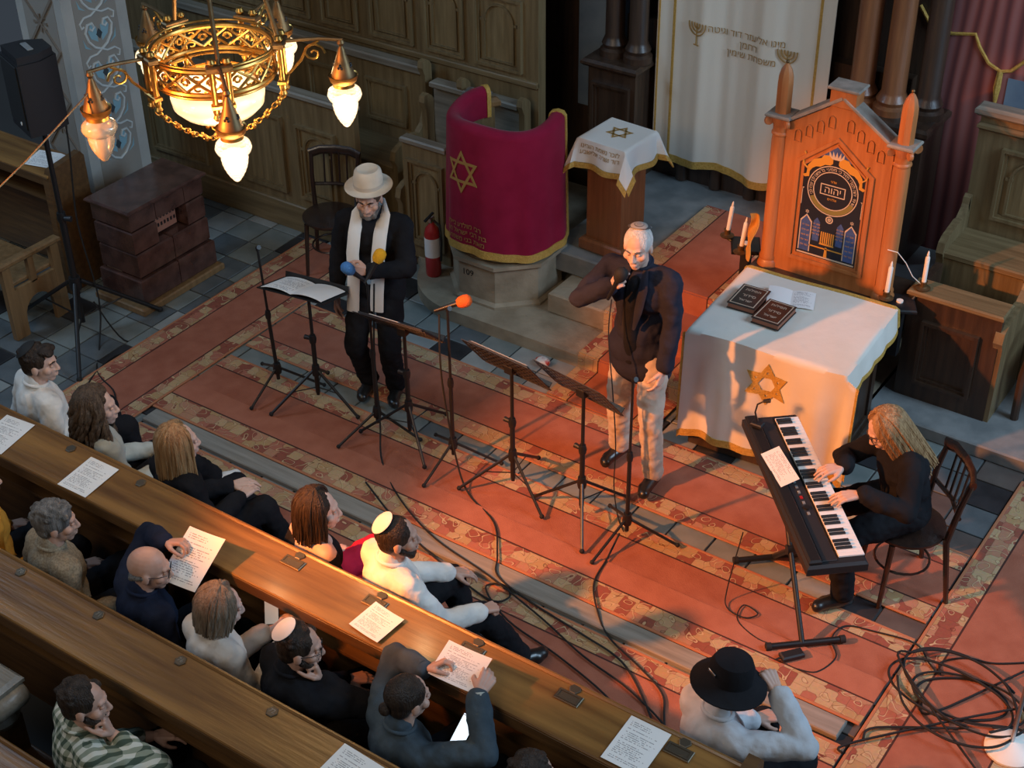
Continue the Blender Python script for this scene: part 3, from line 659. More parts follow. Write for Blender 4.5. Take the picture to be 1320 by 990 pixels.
def lion(sx):
    P = [(-0.02, 1.715), (-0.05, 1.74), (-0.085, 1.735), (-0.10, 1.71), (-0.15, 1.69), (-0.185, 1.64), (-0.19, 1.58), (-0.215, 1.57), (-0.20, 1.555), (-0.17, 1.565), (-0.17, 1.60), (-0.155, 1.625),
         (-0.13, 1.645), (-0.10, 1.65), (-0.07, 1.672), (-0.035, 1.675), (-0.02, 1.69)]
    P = [(sx*x, z) for x, z in P]
    if sx > 0: P = P[::-1]
    mb = MB(); mb.prism(P, 0.003, on(0.006)); mb.tube([on(0.008) @ Vector((sx*x, z, 0)) for x, z in ((-0.185, 1.62), (-0.213, 1.64), (-0.22, 1.68), (-0.205, 1.71), (-0.215, 1.73))], 0.006, 6)
    mb.build('painted_lion', 'porange', pn, smooth=None)
lion(1); lion(-1)
mb = MB()
for k in range(5): mb.prism([(-.05+.02*k, 1.735), (-.03+.02*k, 1.735), (-.04+.02*k+(k-2)*.006, 1.775)], 0.002, on(0.006))
mb.prism([(-.05, 1.72), (.05, 1.72), (.05, 1.735), (-.05, 1.735)], 0.002, on(0.006)); mb.build('painted_crown', 'pcream', pn, smooth=None)
def tablet(xc, z0, w, h, big):
    o_ = [(-w/2, 0), (w/2, 0), (w/2, h*0.82), (0, h), (-w/2, h*0.82)]
    T = on(0.006) @ Matrix.Translation((xc, z0, 0)); mb = MB(); mb.prism(o_, 0.0012, T); t_ = mb.build('blue_tablet', 'pblue', pn, smooth=None)
    if big:
        mb = MB(); frame_poly(mb, [(x*1.16, z*1.03) for x, z in o_], [(x*0.98, z*0.99) for x, z in o_], T, 0.002); mb.build('tablet_rim', 'pcream', t_, smooth=None)
        for q in star_polys(0.014, 0.003): MB().prism([(p.x, p.y) for p in q], 0.002, T @ Matrix.Translation((0, h*1.03+0.018, 0))).build('small_star', 'pcream', t_, smooth=None)
    for k in range(5 if big else 4): text_mesh('tablet_text', heb(('אנכי יה', 'לא יהיה', 'לא תשא', 'זכור את', 'כבד את')[k]), 0.017, T @ Matrix.Translation((0, h*(0.72-0.14*k), 0.0012)), 'porange', t_, 0.0004)
tablet(-0.155, 1.03, 0.07, 0.26, True); tablet(0.155, 1.03, 0.07, 0.26, True); tablet(-0.082, 1.12, 0.045, 0.17, False); tablet(0.082, 1.12, 0.045, 0.17, False)
mb = MB()
for x in (-.042, -.028, -.014, 0, .014, .028, .042): mb.prism([(x-.004, 1.115), (x+.004, 1.115), (x+.004, 1.20), (x-.004, 1.20)], 0.002, on(0.006))
mb.prism([(-.05, 1.105), (.05, 1.105), (.05, 1.115), (-.05, 1.115)], 0.002, on(0.006)); mb.prism([(-.012, 1.02), (.012, 1.02), (.006, 1.09), (-.006, 1.09)], 0.002, on(0.006))
mb.prism([(-.12, 1.075), (.12, 1.075), (.12, 1.083), (-.12, 1.083)], 0.002, on(0.006)); mb.build('painted_candelabrum', 'porange', pn, smooth=None)
mb = MB(); ring2(mb, 0, 1.295, 0.018, 0.026, on(0.006), 0.0015, 16); ring2(mb, 0, 1.295, 0.004, 0.012, on(0.006), 0.0015, 12); mb.build('painted_rosette', 'pcream', pn, smooth=None)
mb = MB()
for x in (-.205, .205): mb.prism([(x-.002, 1.36), (x+.002, 1.36), (x+.002, 1.48), (x-.002, 1.48)], 0.0015, on(0.006)); mb.prism([(x-.012, 1.48), (x+.012, 1.48), (x, 1.465)], 0.0015, on(0.006))
mb.prism([(-.2, 1.008), (.2, 1.008), (.2, 1.018), (-.2, 1.018)], 0.0015, on(0.006)); mb.build('painted_posts', 'pcream', pn, smooth=None)
# arcade along the gable, eaves, chimney block
for sx in (-1, 1):
    for k in range(4):
        t = (k+0.45)/4.3; xc = sx*(0.03+0.31*t); zc = 2.035-0.245*t/1.0*0.86
        T = frame((xc, -0.04, zc-0.09), (1, 0, 0), (0, -1, 0)); mb = MB(); o_ = arch_poly(0.05, 0.085, 8); i_ = [(x*0.72, 0.004+z*0.90) for x, z in o_]
        frame_poly(mb, o_, i_, T, 0.010); mb.build('gable_arch', 'redwood', am, smooth=None)
    a = math.atan2(0.24, 0.36)
    R = Matrix.Rotation(sx*a, 3, 'Y')
    MB().box((sx*0.19, 0.0, 2.015), (0.45, 0.13, 0.022), R=R, bev=0.005).build('eave', 'redwoodgrey', am)
    # column with ionic capital and obelisk
    xc = sx*0.41
    MB().lathe([(0.075, 0.83), (0.075, 0.86), (0.062, 0.88), (0.066, 0.90), (0.056, 0.92), (0.055, 1.74), (0.052, 1.78), (0.06, 1.79), (0.06, 1.80), (0.052, 1.81), (0.054, 1.86)], (xc, -0.01, 0), 20).build('column', 'redwood', am)
    cp = MB().box((xc, -0.01, 1.925), (0.17, 0.17, 0.025), bev=0.008).build('capital', 'redwoodgrey', am)
    mb = MB(); mb.lathe([(0.055, 1.85), (0.065, 1.88), (0.075, 1.912)], (xc, -0.01, 0), 16)
    for dx in (-1, 1):
        for dy in (-1, 1): mb.lathe([(0.028, -0.012), (0.032, 0.0), (0.028, 0.012)], (xc+dx*0.062, -0.01+dy*0.062, 1.885), 12, Matrix.Rotation(PI/2, 3, 'X') @ Matrix.Rotation(dx*dy*PI/4, 3, 'Y'))
    mb.build('volute', 'redwood', cp)
    MB().lathe([(0.052, 1.937), (0.052, 2.13), (0.050, 2.17), (0.038, 2.215), (0.018, 2.25), (0.004, 2.262)], (xc, -0.01, 0), 8).build('obelisk', 'redwood', am, smooth=25)
    MB().sphere((xc, -0.01, 2.272), 0.012, 10, 6).build('finial', 'brassdull', am)
MB().box((0, 0.0, 2.135), (0.17, 0.12, 0.12), bev=0.004).build('chimney_block', 'redwood', am)
MB().box((0, 0.0, 2.20), (0.21, 0.16, 0.02), bev=0.005).build('block_cap', 'redwoodgrey', am)
# candles on bracket trays either side
def candle(loc, label, tilt=0.0):
    c = thing('electric_candle', label, 'candle', loc, 0, 'white electric candles beside the lectern board'); R = Matrix.Rotation(tilt, 3, 'Y')
    MB().lathe([(0.045, 0.0), (0.05, 0.008), (0.03, 0.014), (0.022, 0.02), (0.022, 0.05), (0.026, 0.055)], (0, 0, 0), 16).build('holder', 'brassdull', c)
    MB().lathe([(0.015, 0.04), (0.015, 0.23), (0.011, 0.24)], (0, 0, 0), 12, R).build('wax_stick', 'candle', c)
    MB().lathe([(0.006, 0.24), (0.009, 0.252), (0.005, 0.272), (0.001, 0.28)], (0, 0, 0), 10, R).build('bulb', 'candle', c)
candle((-3.98, 8.34, 0.87), 'white candle farthest left of the lectern board', 0.10); candle((-3.80, 8.19, 0.87), 'white candle in front of the orange cloth left of the lectern board', 0.10)
candle((-2.745, 8.17, 0.87), 'white candle against the lower right corner of the lectern board', 0.02); candle((-2.57, 8.34, 0.917), 'white candle over the corner of the dark stall front', 0.0)
def tray(label, pts, cx, cy):
    t = thing('candle_bracket', label, 'bracket')
    MB().box((cx, cy, 0.845), (0.20, 0.22, 0.03), rz=0.5, bev=0.008).build('tray', 'black', t)
    for p in pts: MB().tube([(cx, cy, 0.85), ((cx+p[0])/2, (cy+p[1])/2, 0.835), (p[0], p[1], p[2] if len(p) > 2 else 0.86)], 0.012, 8).build('bracket_arm', 'black', t)
    MB().cyl((cx, cy, 0.86), (cx, cy, 0.872), 0.022, 0.022, 14).build('switch_button', 'candle', t)
    MB().box((cx, cy+0.02, 0.645), (0.06, 0.06, 0.39)).build('post', 'black', t)
    return t
tray('black candle tray left of the lectern board', [(-3.98, 8.34), (-3.80, 8.19)], -3.83, 8.33)
tr_ = tray('black candle tray right of the lectern board', [(-2.745, 8.17), (-2.57, 8.34, 0.93)], -2.66, 8.20)
def wire(name, label, pts, r=0.004, m='rubber', cat='cable'):
    # smooth catmull-rom
    P = [Vector(p) for p in pts]; out = []
    for i in range(len(P)-1):
        a, b_, c_, d_ = P[max(i-1, 0)], P[i], P[i+1], P[min(i+2, len(P)-1)]
        for k in range(6):
            t = k/6; out.append(0.5*((2*b_)+(c_-a)*t+(2*a-5*b_+4*c_-d_)*t*t+(3*b_-a-3*c_+d_)*t*t*t))
    out.append(P[-1])
    return tag(MB().tube(out, r, 6).build(name, m), label, cat)
MB().tube([(-2.78, 8.17, 1.22), (-2.72, 8.19, 1.21), (-2.67, 8.23, 1.13), (-2.63, 8.28, 1.02), (-2.58, 8.33, 0.95)], 0.003, 6).build('cord', 'candle', tr_)
tag(MB().grid(lambda u, v: (-3.74+0.07*u-0.03*v+0.01*math.sin(9*v), 8.16+0.05*math.sin(u*3+v*2), 1.20-0.30*v-0.03*u), 6, 10, 0.006).build('hanging_cloth', mat('amber cloth', (0.55, 0.27, 0.05), 0.9)), 'amber yellow cloth hanging at the left column of the lectern', 'cloth')
# ------------------------------------------------------------------ reading table with white cloth
tb = thing('reading_table', 'dark wooden reading table under the white cloth with the star', 'table', (-3.11, 7.58, 0), math.radians(3))
MB().box((0, 0, 0.44), (0.92, 0.76, 0.80), bev=0.01).build('body', 'darkwood', tb)
MB().box((0, 0, 0.875), (1.0, 0.82, 0.04), bev=0.008).build('table_top', 'darkwood', tb)
MB().box((0, 0, 0.04), (0.98, 0.80, 0.08), bev=0.01).build('plinth', 'darkwood', tb)
mb = MB(); Tt = frame((0.461, 0, 0.14), (0, 1, 0), (1, 0, 0)); r_ = lambda k: [(-0.28+k, k), (0.28-k, k), (0.28-k, 0.58-k), (-0.28+k, 0.58-k)]
frame_poly(mb, r_(0), r_(0.025), Tt, 0.015); mb.build('side_moulding', 'darkwood', tb, smooth=None)
tc_ = thing('tablecloth', 'white tablecloth with gold star and fringe over the reading table', 'tablecloth', (-3.11, 7.58, 0), math.radians(3))
def cl(s, t, off=0.0):
    """s across (m), t from back edge to front hem (m)"""
    z = 0.905; x = s; y = 0.43-t; dz = 0.0; nx = ny = 0.0; nz = 1.0
    ex = max(0, abs(s)-0.515)
    if ex > 0: x = math.copysign(0.515+0.10*ex+0.006, s); z -= ex
    if t > 0.86:
        d = t-0.86; y = -0.43-0.012-0.05*d+0.020*math.sin(s*13+1.0)*min(1, d*3)+0.012*math.sin(s*29)*min(1, d*2); z -= d; y -= off
        if ex > 0: z += ex*0.6; x = math.copysign(0.515+0.5*ex, s)
    elif ex > 0: x += math.copysign(0.012*math.sin(t*15), s)*min(1, ex*8)+math.copysign(off, s)
    else: z += off + 0.003*math.sin(s*9+t*7)
    return (x, y, z)
def hemd(s): return 1.60+0.02*math.sin(s*6)-0.03*s
SR = lambda s: 0.60 if s < 0 else 0.70
MB().grid(lambda u, v: cl(-0.56+1.22*u, hemd(-0.56+1.22*u)*v), 70, 70, 0.004).build('cloth', 'tablecloth', tc_, smooth=60)
MB().grid(lambda u, v: cl(-0.56+1.22*u, hemd(-0.56+1.22*u)-0.01+0.05*v, 0.003), 80, 2, 0.008).build('front_fringe', 'gold', tc_, smooth=60)
MB().grid(lambda u, v: cl(-0.565-0.03*u, 1.53*v, 0.002), 2, 60, 0.006).build('side_fringe', 'gold', tc_, smooth=60)
MB().grid(lambda u, v: cl(0.66+0.03*u, 1.53*v, 0.002), 2, 60, 0.006).build('side_fringe', 'gold', tc_, smooth=60)
MB().grid(lambda u, v: cl(-0.55+1.2*u, -0.02+0.03*v, 0.003), 40, 2, 0.006).build('back_fringe', 'gold', tc_, smooth=60)
star('star', 0.155, 0.030, None, 'gold', tc_, 0.004, fn=lambda x, y, z: cl(0.03+x*0.98, 1.09-y, 0.008+z))
# things on the table
def book(label, x, y, rz, w=0.19, h=0.26, t=0.045, group='black gilt books on the reading table'):
    bk = thing('prayer_book', label, 'book', (x, y, 0.914), rz, group)
    MB().box((0, 0, t/2), (w-0.012, h-0.012, t-0.012)).build('page_block', mat('red brown page edge', (0.30, 0.12, 0.07), 0.8), bk, smooth=None)
    cv = MB().box((0, 0, t-0.004), (w, h, 0.008), bev=0.002).build('cover', M['shoe'], bk)
    MB().box((0, 0, 0.004), (w, h, 0.008), bev=0.002).build('back_cover', M['shoe'], bk)
    mb = MB(); k = 0.012; frame_poly(mb, [(-w/2+k, -h/2+k), (w/2-k, -h/2+k), (w/2-k, h/2-k), (-w/2+k, h/2-k)], [(-w/2+k*1.5, -h/2+k*1.5), (w/2-k*1.5, -h/2+k*1.5), (w/2-k*1.5, h/2-k*1.5), (-w/2+k*1.5, h/2-k*1.5)], Matrix.Translation((0, 0, t)), 0.0006); mb.build('gilt_frame', 'pcream', cv, smooth=None)
    for s, yy, sz in ((heb('תפילות'), 0.07, 0.036), (heb('סידור'), 0.0, 0.042), (heb('ישראל'), -0.06, 0.034)): text_mesh('gilt_title', s, sz, Matrix.Translation((0, yy, t+0.0002)), 'pcream', cv, 0.0004)
    return bk
book('black gilt prayer book, the left one of the pair on the white cloth', -3.43, 7.58, 0.05); book('black gilt prayer book, the right one of the pair, beside the folded paper', -3.215, 7.50, 0.0)
def sheet_mat(name, lines=26, ink=0.45, w=0.21, h=0.297, two=False, base=(0.78, 0.78, 0.76)):
    """white paper with faint printed lines (flat print)"""
    m = bpy.data.materials.new(name); m.use_nodes = True; nt = m.node_tree; b = nt.nodes['Principled BSDF']; b.inputs['Roughness'].default_value = 0.85
    tc = nn(nt, 'ShaderNodeTexCoord'); sp = nn(nt, 'ShaderNodeSeparateXYZ'); nt.links.new(tc.outputs['Generated'], sp.inputs[0])
    def mth(op, a, b_=None, c_=None):
        n = nn(nt, 'ShaderNodeMath', operation=op)
        for i, q in enumerate((a, b_, c_)):
            if q is None: continue
            if hasattr(q, 'links'): nt.links.new(q, n.inputs[i])
            else: n.inputs[i].default_value = q
        return n.outputs[0]
    row = mth('FRACT', mth('MULTIPLY', sp.outputs[1], lines)); rowid = mth('FLOOR', mth('MULTIPLY', sp.outputs[1], lines))
    cb = nn(nt, 'ShaderNodeCombineXYZ'); nt.links.new(mth('MULTIPLY', sp.outputs[0], 26), cb.inputs[0]); nt.links.new(mth('MULTIPLY', rowid, 3.7), cb.inputs[1])
    nz = nn(nt, 'ShaderNodeTexNoise'); nz.inputs['Scale'].default_value = 1.0; nz.inputs['Detail'].default_value = 1; nt.links.new(cb.outputs[0], nz.inputs['Vector'])
    word = mth('GREATER_THAN', nz.outputs['Fac'], 0.46)
    wn = nn(nt, 'ShaderNodeTexWhiteNoise', noise_dimensions='1D'); nt.links.new(rowid, wn.inputs['W'])
    ends = mth('MULTIPLY', mth('LESS_THAN', sp.outputs[0], mth('MULTIPLY_ADD', wn.outputs['Value'], 0.45, 0.45)), mth('GREATER_THAN', sp.outputs[0], 0.10))
    rows = mth('MULTIPLY', mth('GREATER_THAN', row, 0.3), mth('LESS_THAN', row, 0.72)); yy = mth('MULTIPLY', mth('GREATER_THAN', sp.outputs[1], 0.07), mth('LESS_THAN', sp.outputs[1], 0.93))
    blank = mth('GREATER_THAN', wn.outputs['Value'], 0.18)
    fac = mth('MULTIPLY', mth('MULTIPLY', mth('MULTIPLY', word, ends), mth('MULTIPLY', rows, yy)), mth('MULTIPLY', blank, 0.75))
    mx = nn(nt, 'ShaderNodeMix', data_type='RGBA'); nt.links.new(fac, mx.inputs[0]); mx.inputs[6].default_value = (*base, 1); mx.inputs[7].default_value = (0.16, 0.15, 0.16, 1)
    nt.links.new(mx.outputs[2], b.inputs['Base Color'])
    return m
M['sheet'] = sheet_mat('printed song sheet'); M['sheetbig'] = sheet_mat('printed text sheet', 18)
def sheet(name, label, T, w=0.21, h=0.297, bend=0.0, m='sheet', cat='paper', group=None):
    o = MB().grid(lambda u, v: ((u-0.5)*w, (v-0.5)*h, bend*(4*(u-0.5)**2)), 8, 8, 0.0012).build(name, m, smooth=60)
    o.matrix_world = T
    return tag(o, label, cat, group)
def flatT(x, y, z, rz, tilt=0.0, rx=0.0): return Matrix.Translation((x, y, z)) @ Matrix.Rotation(rz, 4, 'Z') @ Matrix.Rotation(rx, 4, 'X') @ Matrix.Rotation(tilt, 4, 'Y')
fp = thing('folded_programme', 'folded white paper lying open behind the black books', 'paper', (-3.22, 7.76, 0.913), 0.35)
for s in (-1, 1):
    o = MB().grid(lambda u, v: (s*0.15*u, (v-0.5)*0.21, 0.004+0.03*u*(1-u)+(0.02*u if s < 0 else 0)), 8, 4, 0.001).build('page', 'paper' if s < 0 else 'sheetbig', fp, smooth=60)
# ------------------------------------------------------------------ draped pulpit on octagonal stone base
PC = Vector((-5.655, 8.10, 0))
pu = thing('pulpit', 'rounded wooden pulpit on an octagonal stone base', 'pulpit', PC)
base = MB().lathe([(0.45, 0.10), (0.45, 0.12), (0.42, 0.14), (0.42, 0.40), (0.46, 0.43), (0.46, 0.46)], (0, -0.02, 0), 8, Matrix.Rotation(PI/8, 3, 'Z')).build('stone_base', 'stone', pu, smooth=20)
text_mesh('base_number', '109', 0.07, frame((-0.08, -0.02-0.389, 0.33), (1, 0, 0), (0, -1, 0)), 'black', base, 0.002)
A0, A1 = 140, 388
def pol(a, r, z): return (r*math.cos(math.radians(a)), r*math.sin(math.radians(a)), z)
MB().grid(lambda u, v: pol(A0+(A1-A0)*u, 0.385, 0.46+0.96*v), 48, 4, 0.05).build('wooden_shell', 'oak', pu, smooth=60)
MB().lathe([(0.40, 0.46), (0.415, 0.48), (0.40, 0.51)], (0, 0, 0), 32).build('foot_moulding', 'oak', pu)
for a in (A0+2, A1-2): MB().box(pol(a, 0.362, 1.39), (0.08, 0.12, 0.08), rz=math.radians(a), bev=0.025).build('end_cap', 'oldwood', pu)
pcv = thing('pulpit_cover', 'crimson velvet pulpit cover with gold star, lettering and fringe', 'cover', PC)
CA0, CA1 = 146, 383
def cov(a, s, off=0.0):
    """s: 0 inner hem .. 0.16 top inside .. 0.28 top outside .. 1.2 outer hem (metres along the cloth)"""
    w = 0.012*math.sin(math.radians(a)*9+0.5)+0.007*math.sin(math.radians(a)*17)
    if s < 0.16: r, z = 0.322-off, 1.30+s
    elif s < 0.28:
        t = (s-0.16)/0.12*PI; r, z = 0.372-(0.05+off)*math.cos(t), 1.46+(0.035+off)*math.sin(t)
    else:
        d = s-0.28; r, z = 0.422+0.03*d+0.7*w*min(1, d*1.2)+off, 1.46-d
    z += 0.02*math.sin(math.radians(a)*3.0) if s > 0.1 else 0
    return pol(a, r, z)
MB().grid(lambda u, v: cov(CA0+(CA1-CA0)*u, 1.20*v), 110, 44, 0.006).build('velvet', 'velvet', pcv, smooth=60)
MB().grid(lambda u, v: cov(CA0+(CA1-CA0)*u, 1.17+0.06*v, 0.004), 110, 2, 0.010).build('bottom_fringe', 'gold', pcv, smooth=60)
for a, b_ in ((CA0-0.5, CA0+5), (CA1-5, CA1+0.5)): MB().grid(lambda u, v: cov(a+(b_-a)*u, 1.22*v, 0.004), 3, 44, 0.010).build('side_fringe', 'gold', pcv, smooth=60)
star('star', 0.165, 0.020, None, 'goldtext', pcv, 0.003, fn=lambda x, y, z: cov(258+math.degrees(x/0.44), 0.28+0.32-y, 0.011+z))
for k, s in enumerate(('רבי מולדע ביילע', 'בת רבי ישראל הכהן', 'מאת בני משפחתה')):
    bend_text('embroidered_text', heb(s), 0.052, lambda x, y, z: cov(258+math.degrees(x/0.44), 0.28+0.74+0.055*k-y, 0.011+z), 'goldtext', pcv)
# ---- small pedestal with white cloth
pd = thing('pedestal', 'brown wooden pedestal under a small white cloth beside the pulpit', 'pedestal', (-4.94, 8.45, 0.44), math.radians(-4))
MB().box((0, 0, 0.45), (0.30, 0.30, 0.86), bev=0.008).build('shaft', 'columnwood', pd); MB().box((0, 0, 0.05), (0.38, 0.38, 0.10), bev=0.015).build('foot', 'columnwood', pd)
MB().box((0, 0, 0.885), (0.38, 0.38, 0.035), bev=0.01).build('top', 'columnwood', pd)
pc = thing('pedestal_cloth', 'small white cloth with gold star and fringe on the pedestal', 'cloth', (-4.94, 8.45, 1.345), math.radians(-4))
def pcl(s, t, off=0.0):
    x, y, z = s, t, 0.002+off; ex, ey = max(0, abs(s)-0.20), max(0, abs(t)-0.20)
    if ex > 0: x = math.copysign(0.205+0.15*ex+off+0.02*math.sin(t*22)*min(1, ex*8), s); z = -ex
    if ey > 0: y = math.copysign(0.205+0.15*ey+off+0.02*math.sin(s*22)*min(1, ey*8), t); z = -ey
    if ex > 0 and ey > 0: z = -max(ex, ey)-0.5*min(ex, ey); x = math.copysign(0.205+0.45*ex, s); y = math.copysign(0.205+0.45*ey, t)
    return (x, y, z)
MB().grid(lambda u, v: pcl(-0.36+0.72*u, -0.37+0.74*v), 48, 48, 0.004).build('cloth', 'white', pc, smooth=60)
for f_ in (lambda u, v: pcl(-0.365+0.73*u, -0.37-0.04*v, 0.002), lambda u, v: pcl(0.36+0.04*v, -0.37+0.74*u, 0.002), lambda u, v: pcl(-0.36-0.04*v, -0.37+0.74*u, 0.002)):
    MB().grid(f_, 48, 2, 0.008).build('fringe', 'gold', pc, smooth=60)
star('star', 0.10, 0.014, Matrix.Translation((0.0, 0.02, 0.004)), 'goldtext', pc, 0.002)
for k, s in enumerate(('לזכר נשמת הורינו', 'דוד ושרה אלישבע')):
    bend_text('embroidered_text', heb(s), 0.046, lambda x, y, z: pcl(0.0+x, -0.245-0.045*k+y, 0.004+z), 'goldtext', pc)
# ------------------------------------------------------------------ painted pillar, stove, left pew
M['pillarpaint'] = mat('pillar limewash', (0.33, 0.34, 0.32), 0.85, c2=(0.42, 0.42, 0.39), scale=3, bump=0.1, bscale=20)
M['pillarband'] = mat('pillar beige band', (0.27, 0.255, 0.225), 0.85); M['pillarpat'] = mat('pillar pattern brown', (0.19, 0.155, 0.12), 0.85)
M['pblue2'] = mat('ornament pale blue', (0.22, 0.40, 0.48), 0.8); M['pwhite2'] = mat('ornament white', (0.55, 0.60, 0.60), 0.8); M['pdark2'] = mat('ornament dark', (0.035, 0.05, 0.06), 0.8)
pl = thing('painted_pillar', 'square painted pillar with pale blue scroll ornament behind the stove', 'pillar', (-8.85, 7.05, 0))
MB().box((0, 0, 1.8), (0.50, 0.60, 3.6), bev=0.012).build('shaft', 'pillarpaint', pl); MB().box((0, 0, 0.12), (0.58, 0.68, 0.24), bev=0.02).build('foot', 'pillarpaint', pl)
Tx = frame((0.25, 0, 0), (0, 1, 0), (1, 0, 0))
def T2(x, y, z): return Tx @ Vector((x, y, z))
MB().prism([(-0.20, 0.3), (0.20, 0.3), (0.20, 3.5), (-0.20, 3.5)], 0.003, Tx).build('ornament_field', 'pillarband', pl, smooth=None)
for k in range(9):
    z = 0.75+0.30*k; sc = MB(); bl = MB()
    for sx in (-1, 1):
        P = [(0, 0), (0.06, 0.03), (0.11, 0.09), (0.13, 0.16), (0.10, 0.215), (0.055, 0.215), (0.04, 0.18), (0.065, 0.16), (0.085, 0.18)]
        sc.tube([T2(sx*x, z+y, 0.006) for x, y in P], 0.010, 6)
        P2 = [(0.0, 0.30), (0.05, 0.275), (0.12, 0.275), (0.165, 0.24), (0.155, 0.20), (0.13, 0.21)]
        sc.tube([T2(sx*x, z+y, 0.006) for x, y in P2], 0.008, 6)
        bl.prism([(sx*0.02, z+0.06), (sx*0.08, z+0.10), (sx*0.10, z+0.16), (sx*0.07, z+0.21), (sx*0.02, z+0.18)][::sx], 0.005, Tx)
        bl.prism([(sx*0.09, z+0.02), (sx*0.15, z+0.05), (sx*0.16, z+0.12), (sx*0.135, z+0.06)][::sx], 0.005, Tx)
    sc.build('scroll_ornament', 'pwhite2', pl); bl.build('blue_leaf', 'pblue2', pl, smooth=None)
    MB().prism([(-0.03, z+0.12), (0, z+0.08), (0.03, z+0.12), (0, z+0.16)], 0.007, Tx).build('diamond', 'pdark2', pl, smooth=None)
Ty = frame((0, -0.30, 0), (1, 0, 0), (0, -1, 0))
MB().prism([(-0.17, 0.3), (0.17, 0.3), (0.17, 3.5), (-0.17, 3.5)], 0.003, Ty).build('lattice_field', 'pillarband', pl, smooth=None)
mb = MB()
for k in range(8):
    z = 0.5+0.4*k
    for sx in (-1, 1): mb.tube([Ty @ Vector((sx*-0.16, z, 0.004)), Ty @ Vector((0, z+0.2, 0.004)), Ty @ Vector((sx*0.16, z+0.4, 0.004))], 0.014, 4)
    for q in range(8):
        a = q*PI/4; mb.tube([Ty @ Vector((0.02*math.cos(a), z+0.2+0.02*math.sin(a), 0.004)), Ty @ Vector((0.07*math.cos(a), z+0.2+0.07*math.sin(a), 0.004))], [0.006, 0.014], 4)
mb.build('lattice_ornament', 'pillarpat', pl, smooth=None)
M['glaze'] = mat('dark brown glazed ceramic', (0.050, 0.022, 0.017), 0.22, c2=(0.095, 0.045, 0.034), scale=9, bump=0.15, bscale=14, coat=0.6)
M['joint'] = mat('pale stove joint', (0.33, 0.25, 0.19), 0.9); M['firepanel'] = mat('warm perforated plate', (0.36, 0.16, 0.10), 0.6, c2=(0.28, 0.11, 0.07), scale=6)
sv = thing('tiled_stove', 'squat dark brown tiled stove in front of the painted pillar', 'stove', (-7.95, 6.70, 0))
MB().box((0, 0, 0.03), (0.52, 0.86, 0.06), bev=0.01).build('floor_frame', 'oldwood', sv)
MB().box((-0.10, 0, 0.42), (0.16, 0.68, 0.78)).build('core', 'joint', sv, smooth=None)
def blk(c, d, nm='tile'): return MB().box(c, d, bev=0.010).build(nm, 'glaze', sv)
for z0, h, ox in ((0.06, 0.21, 0.02), (0.275, 0.20, 0.0)):
    n = 2
    for k in range(n): blk((0, -0.36-ox+(0.74+2*ox)/n*(k+0.5)-0.0, z0+h/2), (0.40+2*ox, (0.74+2*ox)/n-0.006, h-0.006), 'tile')
for k, (y0, y1) in enumerate(((-0.37, -0.12), (0.18, 0.37))): blk((0, (y0+y1)/2, 0.57), (0.40, y1-y0-0.006, 0.18))
blk((0, 0.03, 0.745), (0.40, 0.29, 0.15)); blk((0, -0.245, 0.745), (0.40, 0.25, 0.15)); blk((0, 0.275, 0.745), (0.40, 0.19, 0.15)); blk((-0.06, 0.03, 0.57), (0.28, 0.29, 0.18))
fpn = MB().box((0.087, 0.03, 0.575), (0.012, 0.27, 0.17)).build('fire_grate', 'firepanel', sv, smooth=None)
for k in range(8):
    for r in range(2): MB().box((0.0935, -0.085+0.033*k, 0.55+0.06*r), (0.006, 0.016, 0.028)).build('grate_slot', 'black', fpn, smooth=None)
MB().box((0.0, 0, 0.835), (0.46, 0.80, 0.035), bev=0.012).build('top_slab', 'glaze', sv)
lp = pew('side pew by the pillar, its ledge holding one paper in blue daylight', 6.50, -10.2, -8.42, [])
del lp['group']
sheet('song_sheet', 'white paper on the ledge of the side pew behind the loudspeaker', flatT(-8.62, 6.37, 1.016, 0.25, 0, math.radians(5)), 0.24, 0.21)
be = thing('side_bench', 'light brown wooden bench end with square cutouts at the left edge', 'bench', (-8.25, 5.78, 0))
for y in (-0.22, 0.22): MB().box((0, y, 0.30), (0.045, 0.07, 0.60), bev=0.008).build('leg', 'oldwood', be)
MB().box((0, 0, 0.615), (0.07, 0.56, 0.045), bev=0.012).build('arm_rest', 'oldwood', be)
mb = MB(); outer = [(-0.19, 0.02), (-0.19, 0.40), (0.19, 0.40), (0.19, 0.02)]
Tb = frame((0.02, 0, 0), (0, 1, 0), (1, 0, 0))
ar = [(0.13*math.cos(PI*i/10), 0.14+0.15*math.sin(PI*i/10)) for i in range(11)]
mb.prism([(0.19, 0.0), (0.19, 0.40), (-0.19, 0.40), (-0.19, 0.0), (-0.13, 0.0)]+[p for p in reversed(ar)]+[(0.13, 0.0)], 0.035, Tb @ Matrix.Translation((0, 0, -0.035)))
mb.build('arched_panel', 'oldwood', be, smooth=None)
MB().box((0, 0, 0.50), (0.04, 0.05, 0.22)).build('stile', 'oldwood', be)
MB().box((-0.45, 0.02, 0.42), (0.86, 0.42, 0.035), bev=0.008).build('seat', 'oldwood', be)
